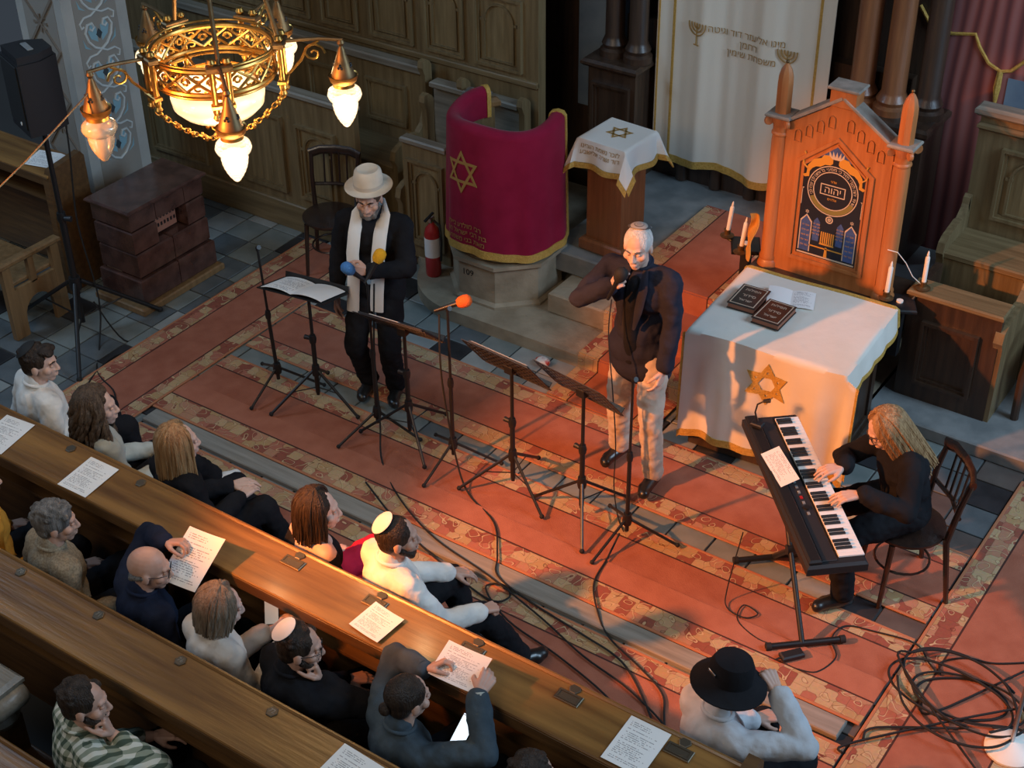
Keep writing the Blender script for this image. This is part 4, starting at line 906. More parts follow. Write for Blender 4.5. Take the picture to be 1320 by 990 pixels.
# ------------------------------------------------------------------ loudspeaker on tripod
SPX, SPY = -7.88, 5.86
ss = thing('speaker_stand', 'black tripod stand carrying the loudspeaker at the left', 'stand', (SPX, SPY, 0))
MB().cyl((0, 0, 0.12), (0, 0, 1.68), 0.018, 0.018, 12).build('pole', 'black', ss); MB().cyl((0, 0, 0.36), (0, 0, 0.95), 0.024, 0.024, 12).build('lower_tube', 'black', ss)
MB().lathe([(0.04, 0.40), (0.045, 0.43), (0.04, 0.50)], (0, 0, 0), 14).build('collar', 'black', ss); MB().lathe([(0.03, 0.95), (0.035, 0.97), (0.03, 1.02)], (0, 0, 0), 12).build('clamp', 'black', ss)
MB().cyl((0.03, 0, 0.98), (0.075, 0.02, 0.98), 0.018, 0.022, 10).build('knob', 'blackplastic', ss)
for fx, fy in ((-7.46, 5.42), (-7.66, 6.40), (-8.50, 5.80)):
    f = Vector((fx-SPX, fy-SPY, 0.02)); top = f.normalized()*0.04; top.z = 0.46
    MB().cyl(top, f, 0.016, 0.016, 10).build('leg', 'black', ss); mid = f*0.55; mid.z = 0.46+(0.02-0.46)*0.55
    MB().cyl((0, 0, 0.16), mid, 0.007, 0.007, 6).build('brace', 'black', ss); MB().sphere(f, 0.022, 10, 6).build('rubber_foot', 'rubber', ss)
sp = thing('loudspeaker', 'black loudspeaker with a small white logo on the tripod stand', 'loudspeaker', (SPX, SPY, 1.66), math.radians(-20))
poly = [(-0.16, -0.14), (0.16, -0.14), (0.16, 0.02), (0.09, 0.15), (-0.09, 0.15), (-0.16, 0.02)]
MB().prism(poly, 0.50, Matrix.Translation((0, 0, 0.02))).build('cabinet', 'blackplastic', sp, smooth=30)
MB().prism([(x*0.9, y*0.9) for x, y in poly], 0.05, Matrix.Translation((0, 0, 0.52))).build('top_handle', 'blackplastic', sp, smooth=30); MB().box((0, 0.0, 0.575), (0.14, 0.04, 0.012), bev=0.004).build('handle_bar', 'stonegrey', sp)
MB().box((0, -0.143, 0.29), (0.28, 0.01, 0.44), bev=0.004).build('grille', 'rubber', sp)
MB().cyl((0.05, -0.147, 0.09), (0.05, -0.152, 0.09), 0.013, 0.013, 14).build('logo', 'candle', sp); MB().cyl((0, 0, -0.04), (0, 0, 0.03), 0.03, 0.03, 12).build('pole_socket', 'black', sp)
wire('speaker_cable', 'black cable hanging from the loudspeaker down to the floor', [(SPX+0.10, SPY+0.12, 1.95), (SPX+0.10, SPY+0.10, 1.5), (SPX+0.03, SPY+0.10, 0.9), (SPX+0.10, SPY+0.10, 0.3), (SPX+0.2, SPY-0.05, 0.012), (SPX+0.45, SPY-0.3, 0.012), (SPX+0.75, SPY-0.42, 0.022), (SPX+0.95, SPY-0.65, 0.022), (SPX+0.9, SPY-0.9, 0.022)], 0.006)
wire('speaker_cable', 'black cable looping on the floor under the tripod stand', [(SPX+0.10, SPY+0.05, 0.3), (SPX+0.3, SPY+0.1, 0.01), (SPX+0.45, SPY+0.25, 0.01), (SPX+0.55, SPY+0.1, 0.01), (SPX+0.4, SPY-0.05, 0.01), (SPX+0.42, SPY-0.25, 0.01), (SPX+0.55, SPY-0.5, 0.022), (SPX+0.8, SPY-0.75, 0.022)], 0.006)
# ------------------------------------------------------------------ fire extinguisher
fe = thing('fire_extinguisher', 'red fire extinguisher with white label beside the pulpit', 'extinguisher', (-6.17, 7.84, 0.10))
MB().lathe([(0.055, 0), (0.06, 0.015), (0.06, 0.36), (0.05, 0.40), (0.025, 0.43), (0.02, 0.45)], (0, 0, 0), 20).build('cylinder', 'extred', fe)
MB().lathe([(0.0612, 0.17), (0.0612, 0.33)], (0, 0, 0), 20, cap=False).build('label_band', M['paper'], fe)
MB().box((0, 0, 0.47), (0.025, 0.05, 0.045), bev=0.005).build('valve', 'chrome', fe); MB().box((0.0, -0.03, 0.505), (0.018, 0.11, 0.012), R=Matrix.Rotation(0.25, 3, 'X')).build('lever', 'black', fe)
MB().tube([(0.02, 0, 0.47), (0.075, 0, 0.44), (0.085, 0, 0.30), (0.075, 0, 0.14)], 0.009, 8).build('hose', 'rubber', fe)
# ------------------------------------------------------------------ bentwood chair
def chair(label, loc, rz):
    """local: sitter faces -Y"""
    c = thing('wooden_chair', label, 'chair', loc, rz, 'dark bentwood chairs')
    MB().lathe([(0.20, 0.445), (0.215, 0.455), (0.215, 0.47), (0.195, 0.475)], (0, 0, 0), 24).build('seat', 'chairwood', c)
    MB().lathe([(0.185, 0.43), (0.19, 0.447)], (0, 0, 0), 24).build('seat_ring', 'chairwood', c)
    for sx in (-1, 1):
        MB().tube([(sx*0.15, -0.14, 0.45), (sx*0.17, -0.17, 0.0)], [0.019, 0.014], 8).build('leg', 'chairwood', c)
        MB().tube([(sx*0.20, 0.22, 0.0), (sx*0.165, 0.165, 0.45), (sx*0.18, 0.20, 0.70), (sx*0.185, 0.245, 0.88)], [0.015, 0.02, 0.018, 0.016], 8).build('leg', 'chairwood', c)
    MB().tube([(-0.20, 0.24, 0.86), (-0.12, 0.265, 0.885), (0, 0.275, 0.89), (0.12, 0.265, 0.885), (0.20, 0.24, 0.86)], 0.03, 8, flat=(0.6, 1.3), up=(0, 0, 1)).build('top_rail', 'chairwood', c)
    MB().tube([(-0.18, 0.205, 0.62), (0, 0.235, 0.62), (0.18, 0.205, 0.62)], 0.014, 8).build('cross_rail', 'chairwood', c)
    for x in (-0.09, -0.03, 0.03, 0.09): MB().tube([(x, 0.23, 0.62), (x, 0.262, 0.88)], 0.008, 6).build('slat', 'chairwood', c)
    MB().tube([pol(a, 0.155, 0.22) for a in range(0, 360, 15)], 0.008, 6, closed=True).build('stretcher', 'chairwood', c)
    return c
chair('empty dark wooden chair behind the man in the pale hat', (-6.98, 7.62, 0), math.radians(25))
# ------------------------------------------------------------------ music stands and microphone stands
def tripod(root, z, r, rot, m='black', tr=0.010):
    for k in range(3):
        a = rot+k*2*PI/3; f = Vector((r*math.cos(a), r*math.sin(a), 0.025))
        MB().cyl((0.02*math.cos(a), 0.02*math.sin(a), z), f, tr, tr, 8).build('leg', m, root)
        MB().sphere(f, tr*1.6, 8, 6).build('rubber_foot', 'rubber', root)
        if z > 0.22: MB().cyl((0, 0, z-0.14), f*0.5+Vector((0, 0, (z+0.025)*0.5-0.0125)), 0.004, 0.004, 6).build('brace', m, root)
def music_stand(x, y, label, h, rz, tilt, sheetlab=None, rot=0.3, solid=False):
    s = thing('music_stand', label, 'music stand', (x, y, 0.018), rz, 'black folding music stands in a row')
    MB().cyl((0, 0, 0.08), (0, 0, h), 0.012, 0.011, 10).build('pole', 'black', s); MB().cyl((0, 0, 0.10), (0, 0, 0.52), 0.016, 0.016, 10).build('lower_tube', 'black', s)
    MB().lathe([(0.022, 0.50), (0.026, 0.53), (0.02, 0.56)], (0, 0, 0), 10).build('collar', 'black', s); MB().cyl((0.02, 0, 0.53), (0.06, 0.0, 0.53), 0.014, 0.017, 10).build('knob', 'blackplastic', s)
    MB().lathe([(0.026, 0.24), (0.03, 0.27), (0.024, 0.32)], (0, 0, 0), 10).build('hub', 'black', s); tripod(s, 0.28, 0.34, rot)
    MB().box((0, 0.01, h), (0.06, 0.05, 0.07), bev=0.01).build('head_clamp', 'black', s)
    R = Matrix.Rotation(-tilt, 3, 'X'); c = Vector((0, 0.05, h+0.05))
    W_, H_ = 0.50, 0.32; mb = MB()
    def q(x_, y_, z_): return R @ Vector((x_, y_, z_)) + c
    if solid: mb.box(c, (W_, H_, 0.006), R=R)
    else:
        # perforated desk: frame, ribs and rows of slots
        nx, ny = 12, 7; cw, ch = W_/nx, H_/ny
        for i in range(nx+1): mb.box(q(-W_/2+i*cw, 0, 0), (0.030 if i in (0, nx) else 0.017, H_, 0.003), R=R)
        for j in range(ny+1): mb.box(q(0, -H_/2+j*ch, 0), (W_, 0.030 if j in (0, ny) else 0.015, 0.0034), R=R)
    dk = mb.build('desk', 'black', s, smooth=None)
    MB().box(q(0, -H_/2-0.002, 0.02), (W_*0.96, 0.006, 0.05), R=R).build('lip', 'black', s, smooth=None)
    return s, (lambda x_, y_, z_: Matrix.Translation((x, y, 0.018)) @ Matrix.Rotation(rz, 4, 'Z') @ Matrix.Translation(c) @ R.to_4x4() @ Matrix.Translation((x_, y_, z_)))
# desk local +Y is the top edge; the players stand on the far side so the stands are turned half round
s1, f1 = music_stand(-5.87, 6.13, 'music stand with open white score in front of the man in the hat', 0.88, PI+0.15, math.radians(-16), rot=0.9, solid=True)
s2, f2 = music_stand(-5.10, 6.15, 'music stand with dark folder, third tripod right of the hat man', 0.86, PI+0.1, math.radians(-42), rot=0.3)
s3, f3 = music_stand(-4.24, 6.09, 'perforated music stand left of the singer, beside the orange microphone', 0.93, PI-0.08, math.radians(-52), rot=0.7)
s4, f4 = music_stand(-3.74, 6.10, 'perforated music stand directly before the singer', 0.95, PI-0.15, math.radians(-52), rot=0.2)
def score(label, F, m='paper'):
    t = thing('music_score', label, 'score'); t.matrix_world = F(0, 0.0, 0.006)
    for sx in (-1, 1): MB().grid(lambda u, v: (sx*0.225*u, (v-0.5)*0.30, 0.003+0.016*math.sin(u*PI)**0.8), 10, 3, 0.002).build('page', m if sx < 0 else 'sheetbig', t, smooth=60)
    return t
score('open white score lying on the leftmost music stand', f1)
fo = thing('music_folder', 'black folder with a white sheet edge on the second music stand', 'folder'); fo.matrix_world = f2(0, 0.0, 0.004)
MB().box((0, 0, 0.006), (0.46, 0.30, 0.010), bev=0.003).build('cover', 'blackplastic', fo); MB().box((0.05, 0.0, 0.013), (0.21, 0.28, 0.003)).build('page', 'sheetbig', fo, smooth=None)
fo = thing('music_folder', 'dark folder on the perforated music stand beside the orange microphone', 'folder'); fo.matrix_world = f3(0, 0, 0.004)
MB().box((0, 0.0, 0.008), (0.44, 0.29, 0.012), bev=0.003).build('cover', mat('brown folder', (0.10, 0.065, 0.045), 0.6), fo); MB().box((0.0, 0.0, 0.016), (0.42, 0.27, 0.003)).build('page', 'sheetbig', fo, smooth=None)
def mic_stand(x, y, label, h, rot=0.5, lean=(0, 0)):
    s = thing('microphone_stand', label, 'microphone stand', (x, y, 0.018), 0, 'black straight microphone stands in a row')
    top = Vector((lean[0], lean[1], h))
    MB().cyl((0, 0, 0.08), top, 0.010, 0.008, 10).build('pole', 'black', s); MB().cyl((0, 0, 0.08), top*0.55, 0.013, 0.013, 10).build('lower_tube', 'black', s)
    MB().lathe([(0.018, -0.03), (0.021, 0.0), (0.016, 0.03)], top*0.55, 10).build('clutch', 'black', s); MB().lathe([(0.026, 0.13), (0.032, 0.16), (0.024, 0.21)], (0, 0, 0), 10).build('hub', 'black', s); tripod(s, 0.17, 0.31, rot, tr=0.009)
    cl_ = MB().tube([top, top+Vector((0, 0.0, 0.02)), top+Vector((0.025, -0.01, 0.035))], [0.012, 0.014, 0.016], 8).build('clip', 'black', s)
    return Vector((x, y, 0.018))+top
def microphone(label, p, d, foam, cat='microphone', L=0.17):
    """p = clip end / tail, d = direction to the head"""
    d = Vector(d).normalized(); R = d.to_track_quat('Z', 'Y').to_matrix(); m_ = thing('microphone', label, cat, p)
    MB().lathe([(0.010, 0.0), (0.011, 0.01), (0.016, L*0.80), (0.022, L*0.9), (0.022, L)], (0, 0, 0), 14, R).build('handle', 'black', m_)
    MB().lathe([(0.024, 0.86*L), (0.036, L*0.98), (0.040, L+0.025), (0.036, L+0.05), (0.020, L+0.066), (0.002, L+0.070)], (0, 0, 0), 16, R).build('foam_cover' if foam != 'black' else 'grille', foam if not isinstance(foam, str) or foam != 'black' else 'rubber', m_)
    return m_
FO = mat('orange foam', (0.72, 0.13, 0.02), 0.95, bump=0.4, bscale=120, scale=50); FY_ = mat('yellow foam', (0.75, 0.36, 0.01), 0.95, bump=0.4, bscale=120, scale=50); FB = mat('blue foam', (0.06, 0.20, 0.48), 0.95, bump=0.4, bscale=120, scale=50)
t1 = mic_stand(-6.22, 6.12, 'empty microphone stand, leftmost of the row', 1.08, 0.6, (-0.05, 0.0))
t2 = mic_stand(-5.33, 6.10, 'microphone stand holding the yellow microphone', 1.14, 0.2)
t3 = mic_stand(-4.71, 6.10, 'microphone stand holding the orange microphone', 1.16, 0.5)
t5 = mic_stand(-3.40, 6.07, 'empty microphone stand in front of the singer', 1.16, 0.35)
microphone('microphone with yellow foam cover on its stand', t2+Vector((0.0, -0.02, 0.02)), (0.12, 0.50, 0.62), FY_)
microphone('microphone with orange foam cover on its stand', t3+Vector((-0.07, -0.04, 0.0)), (0.72, 0.55, 0.30), FO)
# ------------------------------------------------------------------ keyboard on stand
KD = Vector((0.667, -0.745, 0)); KN = Vector((0.745, 0.667, 0)); KC = Vector((-2.36, 6.12, 0.80)); krz = math.atan2(KD.y, KD.x)
kb = thing('keyboard', 'black electronic keyboard with white keys in front of the blond player', 'keyboard', KC, krz)   # local x along KD, local y = KN
kl, kw = 1.30, 0.32
MB().box((0, 0, 0.035), (kl, kw, 0.07), bev=0.014).build('body', 'blackplastic', kb); MB().box((0, -0.115, 0.082), (kl*0.98, 0.07, 0.03), bev=0.01).build('rear_panel', 'black', kb)
MB().box((0, -0.035, 0.073), (kl*0.95, 0.08, 0.008), bev=0.003).build('control_panel', mat('panel grey', (0.025, 0.025, 0.028), 0.4), kb)
kx0 = -kl/2+0.05; ww = (kl-0.10)/43
M['key'] = mat('white keys', (0.80, 0.79, 0.76), 0.3)
for k in range(43):
    MB().box((kx0+ww*(k+0.5), 0.085, 0.078), (ww-0.0015, 0.135, 0.012), bev=0.002).build('white_key', 'key', kb, smooth=None)
for k in range(42):
    if k % 7 in (0, 1, 3, 4, 5): MB().box((kx0+ww*(k+1), 0.060, 0.090), (ww*0.55, 0.085, 0.014), bev=0.003).build('black_key', 'black', kb, smooth=None)
for k in range(12): MB().box((-0.25+0.045*k, -0.035, 0.079), (0.022, 0.014, 0.006)).build('button', 'stonegrey' if k % 4 else 'extred', kb, smooth=None)
MB().cyl((0.20, -0.03, 0.076), (0.20, -0.03, 0.088), 0.018, 0.016, 16).build('dial', 'black', kb)
ks = thing('keyboard_stand', 'black folding stand under the keyboard', 'stand', (KC.x, KC.y, 0.018), krz)
for sg in (-1, 1):
    MB().cyl((-0.36*sg, 0.02*sg, 0.03), (0.34*sg, 0.02*sg, 0.77), 0.016, 0.016, 10).build('cross_leg', 'black', ks)
    x0_, x1_ = -0.36*sg, 0.34*sg
    MB().cyl((x0_, -0.20, 0.026), (x0_, 0.20, 0.026), 0.018, 0.018, 10).build('floor_bar', 'black', ks); MB().cyl((x1_, -0.15, 0.775), (x1_, 0.15, 0.775), 0.014, 0.014, 10).build('top_bar', 'black', ks)
    for y in (-0.21, 0.21): MB().cyl((x0_, y-0.015, 0.026), (x0_, y+0.015, 0.026), 0.023, 0.023, 10).build('end_cap', 'rubber', ks)
MB().cyl((0, -0.04, 0.40), (0, 0.04, 0.40), 0.03, 0.03, 12).build('pivot', 'black', ks)
def kpt(x, y, z): return Matrix.Translation(KC) @ Matrix.Rotation(krz, 4, 'Z') @ Vector((x, y, z))
sheet('song_sheet', 'white sheets of music lying on the keyboard panel', Matrix.Translation(kpt(-0.12, -0.09, 0.115)) @ Matrix.Rotation(krz+0.1, 4, 'Z') @ Matrix.Rotation(0.35, 4, 'X'), 0.30, 0.11, 0.004, 'sheetbig')
ml = thing('gooseneck_lamp', 'small black gooseneck lamp clipped to the far end of the keyboard', 'lamp', kpt(-0.52, -0.11, 0.10))
MB().box((0, 0, 0.012), (0.07, 0.05, 0.025), bev=0.006).build('clip', 'blackplastic', ml); MB().tube([(0, 0, 0.02), (-0.02, 0.0, 0.09), (-0.015, 0.01, 0.14), (0.02, 0.02, 0.17)], 0.005, 8).build('neck', 'black', ml)
MB().tube([(0.015, 0.02, 0.168), (0.05, 0.03, 0.18)], [0.010, 0.013], 8).build('head', 'black', ml)
kpw = thing('power_adapter', 'black power adapter lying on the red runner near the keyboard stand', 'adapter', (-2.14, 5.72, 0.03), 0.9)
MB().box((0, 0, 0.018), (0.13, 0.06, 0.036), bev=0.008).build('body', 'blackplastic', kpw); MB().cyl((-0.065, 0, 0.018), (-0.10, 0, 0.014), 0.008, 0.004, 8).build('strain_relief', 'rubber', kpw)
# ------------------------------------------------------------------ chandelier
CH = Vector((-4.90, 4.65, 3.25))
ch = thing('chandelier', 'brass ring chandelier with pierced band, glass bowl and five hanging lamps', 'chandelier', CH)
def glassmat(name, tint, emit, e0, e1, trans, ribs, dif=0.0):
    """clear pressed glass: mostly transparent, glossy by fresnel; a lit shade glows along its ribs"""
    m = bpy.data.materials.new(name); m.use_nodes = True; nt = m.node_tree; nt.nodes.clear()
    out = nn(nt, 'ShaderNodeOutputMaterial'); gl = nn(nt, 'ShaderNodeBsdfGlossy'); gl.inputs['Roughness'].default_value = 0.12
    tr = nn(nt, 'ShaderNodeBsdfTransparent'); tr.inputs[0].default_value = (*tint, 1); df = nn(nt, 'ShaderNodeBsdfDiffuse'); df.inputs[0].default_value = (*tint, 1)
    em = nn(nt, 'ShaderNodeEmission'); em.inputs[0].default_value = (*emit, 1)
    tc = nn(nt, 'ShaderNodeTexCoord'); wv = nn(nt, 'ShaderNodeTexWave', bands_direction='Z'); wv.inputs['Scale'].default_value = ribs; wv.inputs['Distortion'].default_value = 0.6; nt.links.new(tc.outputs['Object'], wv.inputs['Vector'])
    mr = nn(nt, 'ShaderNodeMapRange'); mr.inputs['To Min'].default_value = e0; mr.inputs['To Max'].default_value = e1; nt.links.new(wv.outputs['Fac'], mr.inputs['Value']); nt.links.new(mr.outputs[0], em.inputs[1])
    m1 = nn(nt, 'ShaderNodeMixShader'); m1.inputs[0].default_value = trans; nt.links.new(df.outputs[0], m1.inputs[1]); nt.links.new(tr.outputs[0], m1.inputs[2])
    fr = nn(nt, 'ShaderNodeFresnel'); fr.inputs[0].default_value = 1.45
    m2 = nn(nt, 'ShaderNodeMixShader'); nt.links.new(fr.outputs[0], m2.inputs[0]); nt.links.new(m1.outputs[0], m2.inputs[1]); nt.links.new(gl.outputs[0], m2.inputs[2])
    ad = nn(nt, 'ShaderNodeAddShader'); nt.links.new(m2.outputs[0], ad.inputs[0]); nt.links.new(em.outputs[0], ad.inputs[1]); nt.links.new(ad.outputs[0], out.inputs[0])
    return m
G_lit = glassmat('lit ribbed glass', (0.97, 0.95, 0.90), (1.0, 0.74, 0.44), 0.25, 0.75, 0.93, 24.0); G_off = glassmat('unlit ribbed glass', (0.93, 0.91, 0.84), (1, 0.8, 0.5), 0.0, 0.0, 0.72, 24.0)
G_bowl = glassmat('alabaster bowl', (0.90, 0.78, 0.60), (1.0, 0.66, 0.36), 0.55, 0.95, 0.55, 5.0)
BULB = mat('glowing bulb', (1, 1, 1), 0.5, emit=(1.0, 0.80, 0.52), estr=14.0)
RR = 0.285; CORD0 = Vector((-5.085, 4.08, 3.27)); CORD1 = Vector((-5.092, 3.25, 2.94))
def ring(z, r, rad, nm, m='brass', flat=None): return MB().tube([pol(a, r, z) for a in range(0, 360, 5)], rad, 8, closed=True, flat=flat, up=(0, 0, 1)).build(nm, m, ch)
ring(0.055, RR, 0.013, 'upper_rim'); ring(-0.055, RR, 0.013, 'lower_rim'); ring(0.078, RR+0.012, 0.006, 'rim_bead'); ring(-0.078, RR-0.008, 0.006, 'rim_bead')
def onring(a, t, z, off=0.0): return pol(a+math.degrees(t/RR), RR+off, z)
nseg = 15
for k in range(nseg):
    a = 360/nseg*k; w = 2*PI*RR/nseg; mb = MB()
    mb.tube([onring(a, w*t, -0.045+0.09*t) for t in (0, .25, .5, .75, 1)], 0.007, 6); mb.tube([onring(a, w*t, 0.045-0.09*t) for t in (0, .25, .5, .75, 1)], 0.007, 6)
    for sz in (-1, 1):
        P = [(0.5+0.34*(1-q/14)*math.cos(q*0.62-1.57), sz*(0.028-0.026*(1-q/14)*math.sin(q*0.62-1.57))) for q in range(13)]
        mb.tube([onring(a, w*t, z) for t, z in P], 0.0055, 5)
        P = [(sz*0.36*(1-q/12)*math.cos(q*0.6)*0.5, 0.026*(1-q/12)*math.sin(q*0.6)) for q in range(10)]
        mb.tube([onring(a, w*(t if t > 0 else t), z) for t, z in P], 0.0055, 5)
    mb.build('pierced_scrollwork', 'brass', ch)
bowl = MB().lathe([(0.175, -0.115), (0.205, -0.13), (0.222, -0.165), (0.214, -0.215), (0.175, -0.255), (0.10, -0.278), (0.001, -0.285)], (0, 0, 0), 40, cap=False).build('glass_bowl', G_bowl, ch)
MB().lathe([(0.19, -0.088), (0.20, -0.10), (0.195, -0.12), (0.18, -0.125)], (0, 0, 0), 40, cap=False).build('bowl_rim', 'brass', ch)
MB().sphere((0, 0, -0.17), 0.035, 12, 8).build('bowl_bulb', BULB, ch)
for k in range(5): a = 72*k+20; MB().tube([pol(a, 0.195, -0.10), pol(a, 0.25, -0.075), pol(a, RR, -0.06)], 0.007, 6).build('bowl_bracket', 'brass', ch)
ARM = [32, 102, 166, 252, 320]
MB().lathe([(0.004, -0.47), (0.018, -0.45), (0.028, -0.43), (0.018, -0.41), (0.024, -0.39), (0.01, -0.37)], (0, 0, 0), 12).build('bottom_finial', 'brass', ch)
for i, a in enumerate(ARM):
    ca, sa = math.cos(math.radians(a)), math.sin(math.radians(a)); tx, ty = -sa, ca
    def rp(r, t, z): return (r*ca+t*tx, r*sa+t*ty, z)
    for t in (-0.035, 0.035):
        MB().lathe([(0.008, -0.165), (0.02, -0.15), (0.012, -0.135), (0.017, -0.12), (0.014, -0.10), (0.014, 0.07), (0.02, 0.08), (0.012, 0.10), (0.022, 0.115), (0.014, 0.13)], rp(RR+0.035, t, 0), 10).build('brass_post', 'brass', ch)
    MB().box(rp(RR+0.035, 0, 0.085), (0.05, 0.12, 0.03), rz=math.radians(a), bev=0.006).build('post_block', 'brassdull', ch); MB().box(rp(RR+0.035, 0, -0.095), (0.04, 0.11, 0.025), rz=math.radians(a), bev=0.006).build('post_block', 'brass', ch)
    arm_ = MB().tube([rp(RR+0.03, 0, 0.09), rp(0.50, 0, 0.105), rp(0.61, 0, 0.10)], 0.009, 8).build('arm', 'brassdull', ch)
    mb = MB(); mb.tube([rp(RR+0.06, 0, -0.07), rp(0.41, 0, 0.00), rp(0.44, 0, 0.06), rp(0.50, 0, 0.095)], 0.007, 6)
    mb.tube([rp(0.47+0.055*(1-q/16)*math.cos(q*0.65), 0, 0.035+0.05*(1-q/16)*math.sin(q*0.65)) for q in range(15)], 0.006, 6); mb.build('arm_scroll', 'brass', arm_)
    # hanging lamp
    o = Vector(rp(0.60, 0, 0))
    lm = MB().lathe([(0.012, 0.10), (0.018, 0.085), (0.008, 0.07), (0.016, 0.055), (0.022, 0.03), (0.05, -0.05), (0.058, -0.075), (0.058, -0.09)], o, 20).build('lamp_cap', 'brassdull', ch)
    MB().lathe([(0.066, -0.075), (0.070, -0.07), (0.062, -0.10), (0.05, -0.11), (0.052, -0.125)], o, 20).build('cap_collar', 'brass', lm)
    mb = MB()
    for q in range(4):
        aa = q*PI/2+0.4
        for du, dz in ((0, 0.006), (-0.007, -0.006), (0.007, -0.006)):
            rr = 0.0385; mb.sphere(o+Vector((rr*math.cos(aa)-du*math.sin(aa), rr*math.sin(aa)+du*math.cos(aa), -0.02+dz)), 0.007, 8, 6)
    mb.build('trefoil_hole', 'black', lm)
    lit = i != 3
    prof = [(0.050, -0.125), (0.075, -0.145), (0.082, -0.17), (0.074, -0.19), (0.060, -0.20)]
    prof += [(0.060-0.002*(k % 2)+0.002-0.045*(k/12)**2.2, -0.20-0.0105*k) for k in range(1, 13)] + [(0.008, -0.333), (0.001, -0.337)]
    MB().lathe(prof, o, 24, cap=False).build('glass_shade', G_lit if lit else G_off, lm)
    if lit:
        MB().sphere(o+Vector((0, 0, -0.20)), (0.020, 0.020, 0.028), 12, 8).build('bulb', BULB, lm)
        L = bpy.data.lights.new('lamp_light', 'POINT'); L.energy = 13; L.color = (1.0, 0.66, 0.34); L.shadow_soft_size = 0.03
        lo = bpy.data.objects.new('lamp_light', L); COL.objects.link(lo); lo.parent = ch; lo.location = o+Vector((0, 0, -0.23))
    # chain swag
    n = 15; mb = MB(); p0 = Vector(rp(RR+0.035, 0, -0.165)); p1 = Vector((0, 0, -0.40)); pts = []
    for k in range(n+1):
        t = k/n; p = p0*(1-t)+p1*t; p.z -= 0.30*t*(1-t)*0.55; pts.append(p)
    for k in range(n):
        c = (pts[k]+pts[k+1])/2; d = (pts[k+1]-pts[k]).normalized(); sd = d.cross(Vector((0, 0, 1))).normalized(); nn_ = sd if k % 2 else d.cross(sd)
        L_ = (pts[k+1]-pts[k]).length*0.62
        mb.tube([c+d*L_*math.cos(q*PI/4)+nn_*0.011*math.sin(q*PI/4) for q in range(8)], 0.0035, 5, closed=True)
        if k % 3 == 1:
            for sg in (-1, 1): mb.sphere(c+sd*sg*0.022, (0.012, 0.012, 0.016), 8, 5)
    mb.build('chain', 'brass', ch)
for a in (32, 166, 320): MB().tube([pol(a, RR+0.03, 0.10), (0, 0, 1.55)], 0.011, 8).build('suspension_rod', 'brassdull', ch)
MB().lathe([(0.03, 1.5), (0.05, 1.55), (0.03, 1.6)], (0, 0, 0), 12).build('suspension_hub', 'brassdull', ch)
MB().cyl((0, 0, 1.55), (0, 0, 2.2), 0.012, 0.012, 8).build('suspension_chain', 'brassdull', ch)
L = bpy.data.lights.new('bowl_light', 'POINT'); L.energy = 12; L.color = (1.0, 0.62, 0.30); L.shadow_soft_size = 0.12
lo = bpy.data.objects.new('bowl_light', L); COL.objects.link(lo); lo.parent = ch; lo.location = (0, 0, -0.22)
MB().tube([CORD0-CH, (CORD0+CORD1)/2-CH-Vector((0, 0, 0.015)), CORD1-CH], 0.004, 6).build('cord', 'brassdull', ch)
# ------------------------------------------------------------------ papers on the ledges
tl = math.radians(5)
sheet('song_sheet', 'printed sheet on the front ledge behind the blond woman', flatT(-5.49, 3.915, 1.011, 0.02, 0, tl), 0.21, 0.25)
sheet('song_sheet', 'printed sheet on the front ledge cut by the left edge', flatT(-6.17, 3.92, 1.011, 0.1, 0, tl), 0.21, 0.27)
sheet('song_sheet', 'small creased sheet on the front ledge behind the white-shirted man', flatT(-3.51, 3.90, 1.014, -0.12, 0, tl), 0.19, 0.18, 0.006)
sheet('song_sheet', 'printed sheet on the front ledge next to the person in the black hat', flatT(-2.11, 3.93, 1.012, 0.0, 0, tl), 0.20, 0.26)
sheet('song_sheet', 'printed sheet on the second ledge at the bottom edge below the denim jacket', flatT(-3.04, 3.11, 1.012, -0.05, 0, tl), 0.24, 0.24)
# ------------------------------------------------------------------ cables on the floor
zf = 0.026
wire('floor_cable', 'black microphone cable trailing from the yellow microphone stand to the front pew', [(-5.30, 6.13, 1.16), (-5.28, 6.06, 0.7), (-5.24, 6.02, 0.2), (-5.1, 5.85, zf), (-4.75, 5.60, zf+0.01), (-4.35, 5.42, 0.045), (-3.9, 5.33, 0.045), (-3.45, 5.22, zf), (-3.1, 5.1, zf), (-2.75, 5.02, zf), (-2.4, 4.86, zf), (-2.2, 4.6, zf)], 0.006)
wire('floor_cable', 'black cable from the orange microphone stand joining the bundle on the plank', [(-4.76, 6.08, 1.15), (-4.70, 6.0, 0.75), (-4.60, 5.98, 0.2), (-4.45, 5.9, zf), (-4.15, 5.75, zf+0.01), (-3.95, 5.5, 0.045), (-3.85, 5.36, 0.045), (-3.6, 5.3, zf), (-3.2, 5.24, zf), (-2.9, 5.18, zf), (-2.65, 5.0, zf), (-2.45, 4.8, zf)], 0.006)
wire('floor_cable', 'black cable curling from the empty stand before the singer', [(-3.42, 6.02, 0.10), (-3.4, 5.85, zf+0.01), (-3.35, 5.62, zf+0.012), (-3.2, 5.42, 0.045), (-3.05, 5.3, zf), (-2.8, 5.2, zf), (-2.6, 5.1, zf), (-2.5, 4.95, zf), (-2.35, 4.7, zf)], 0.006)
wire('floor_cable', 'black cable with a small loop crossing the nearest runner', [(-5.05, 5.62, zf+0.01), (-4.6, 5.40, 0.045), (-4.1, 5.25, zf), (-3.78, 5.18, zf), (-3.70, 5.26, zf), (-3.78, 5.33, zf), (-3.86, 5.25, zf), (-3.6, 5.1, zf), (-3.2, 5.02, zf), (-2.8, 4.9, zf), (-2.5, 4.7, zf)], 0.006)
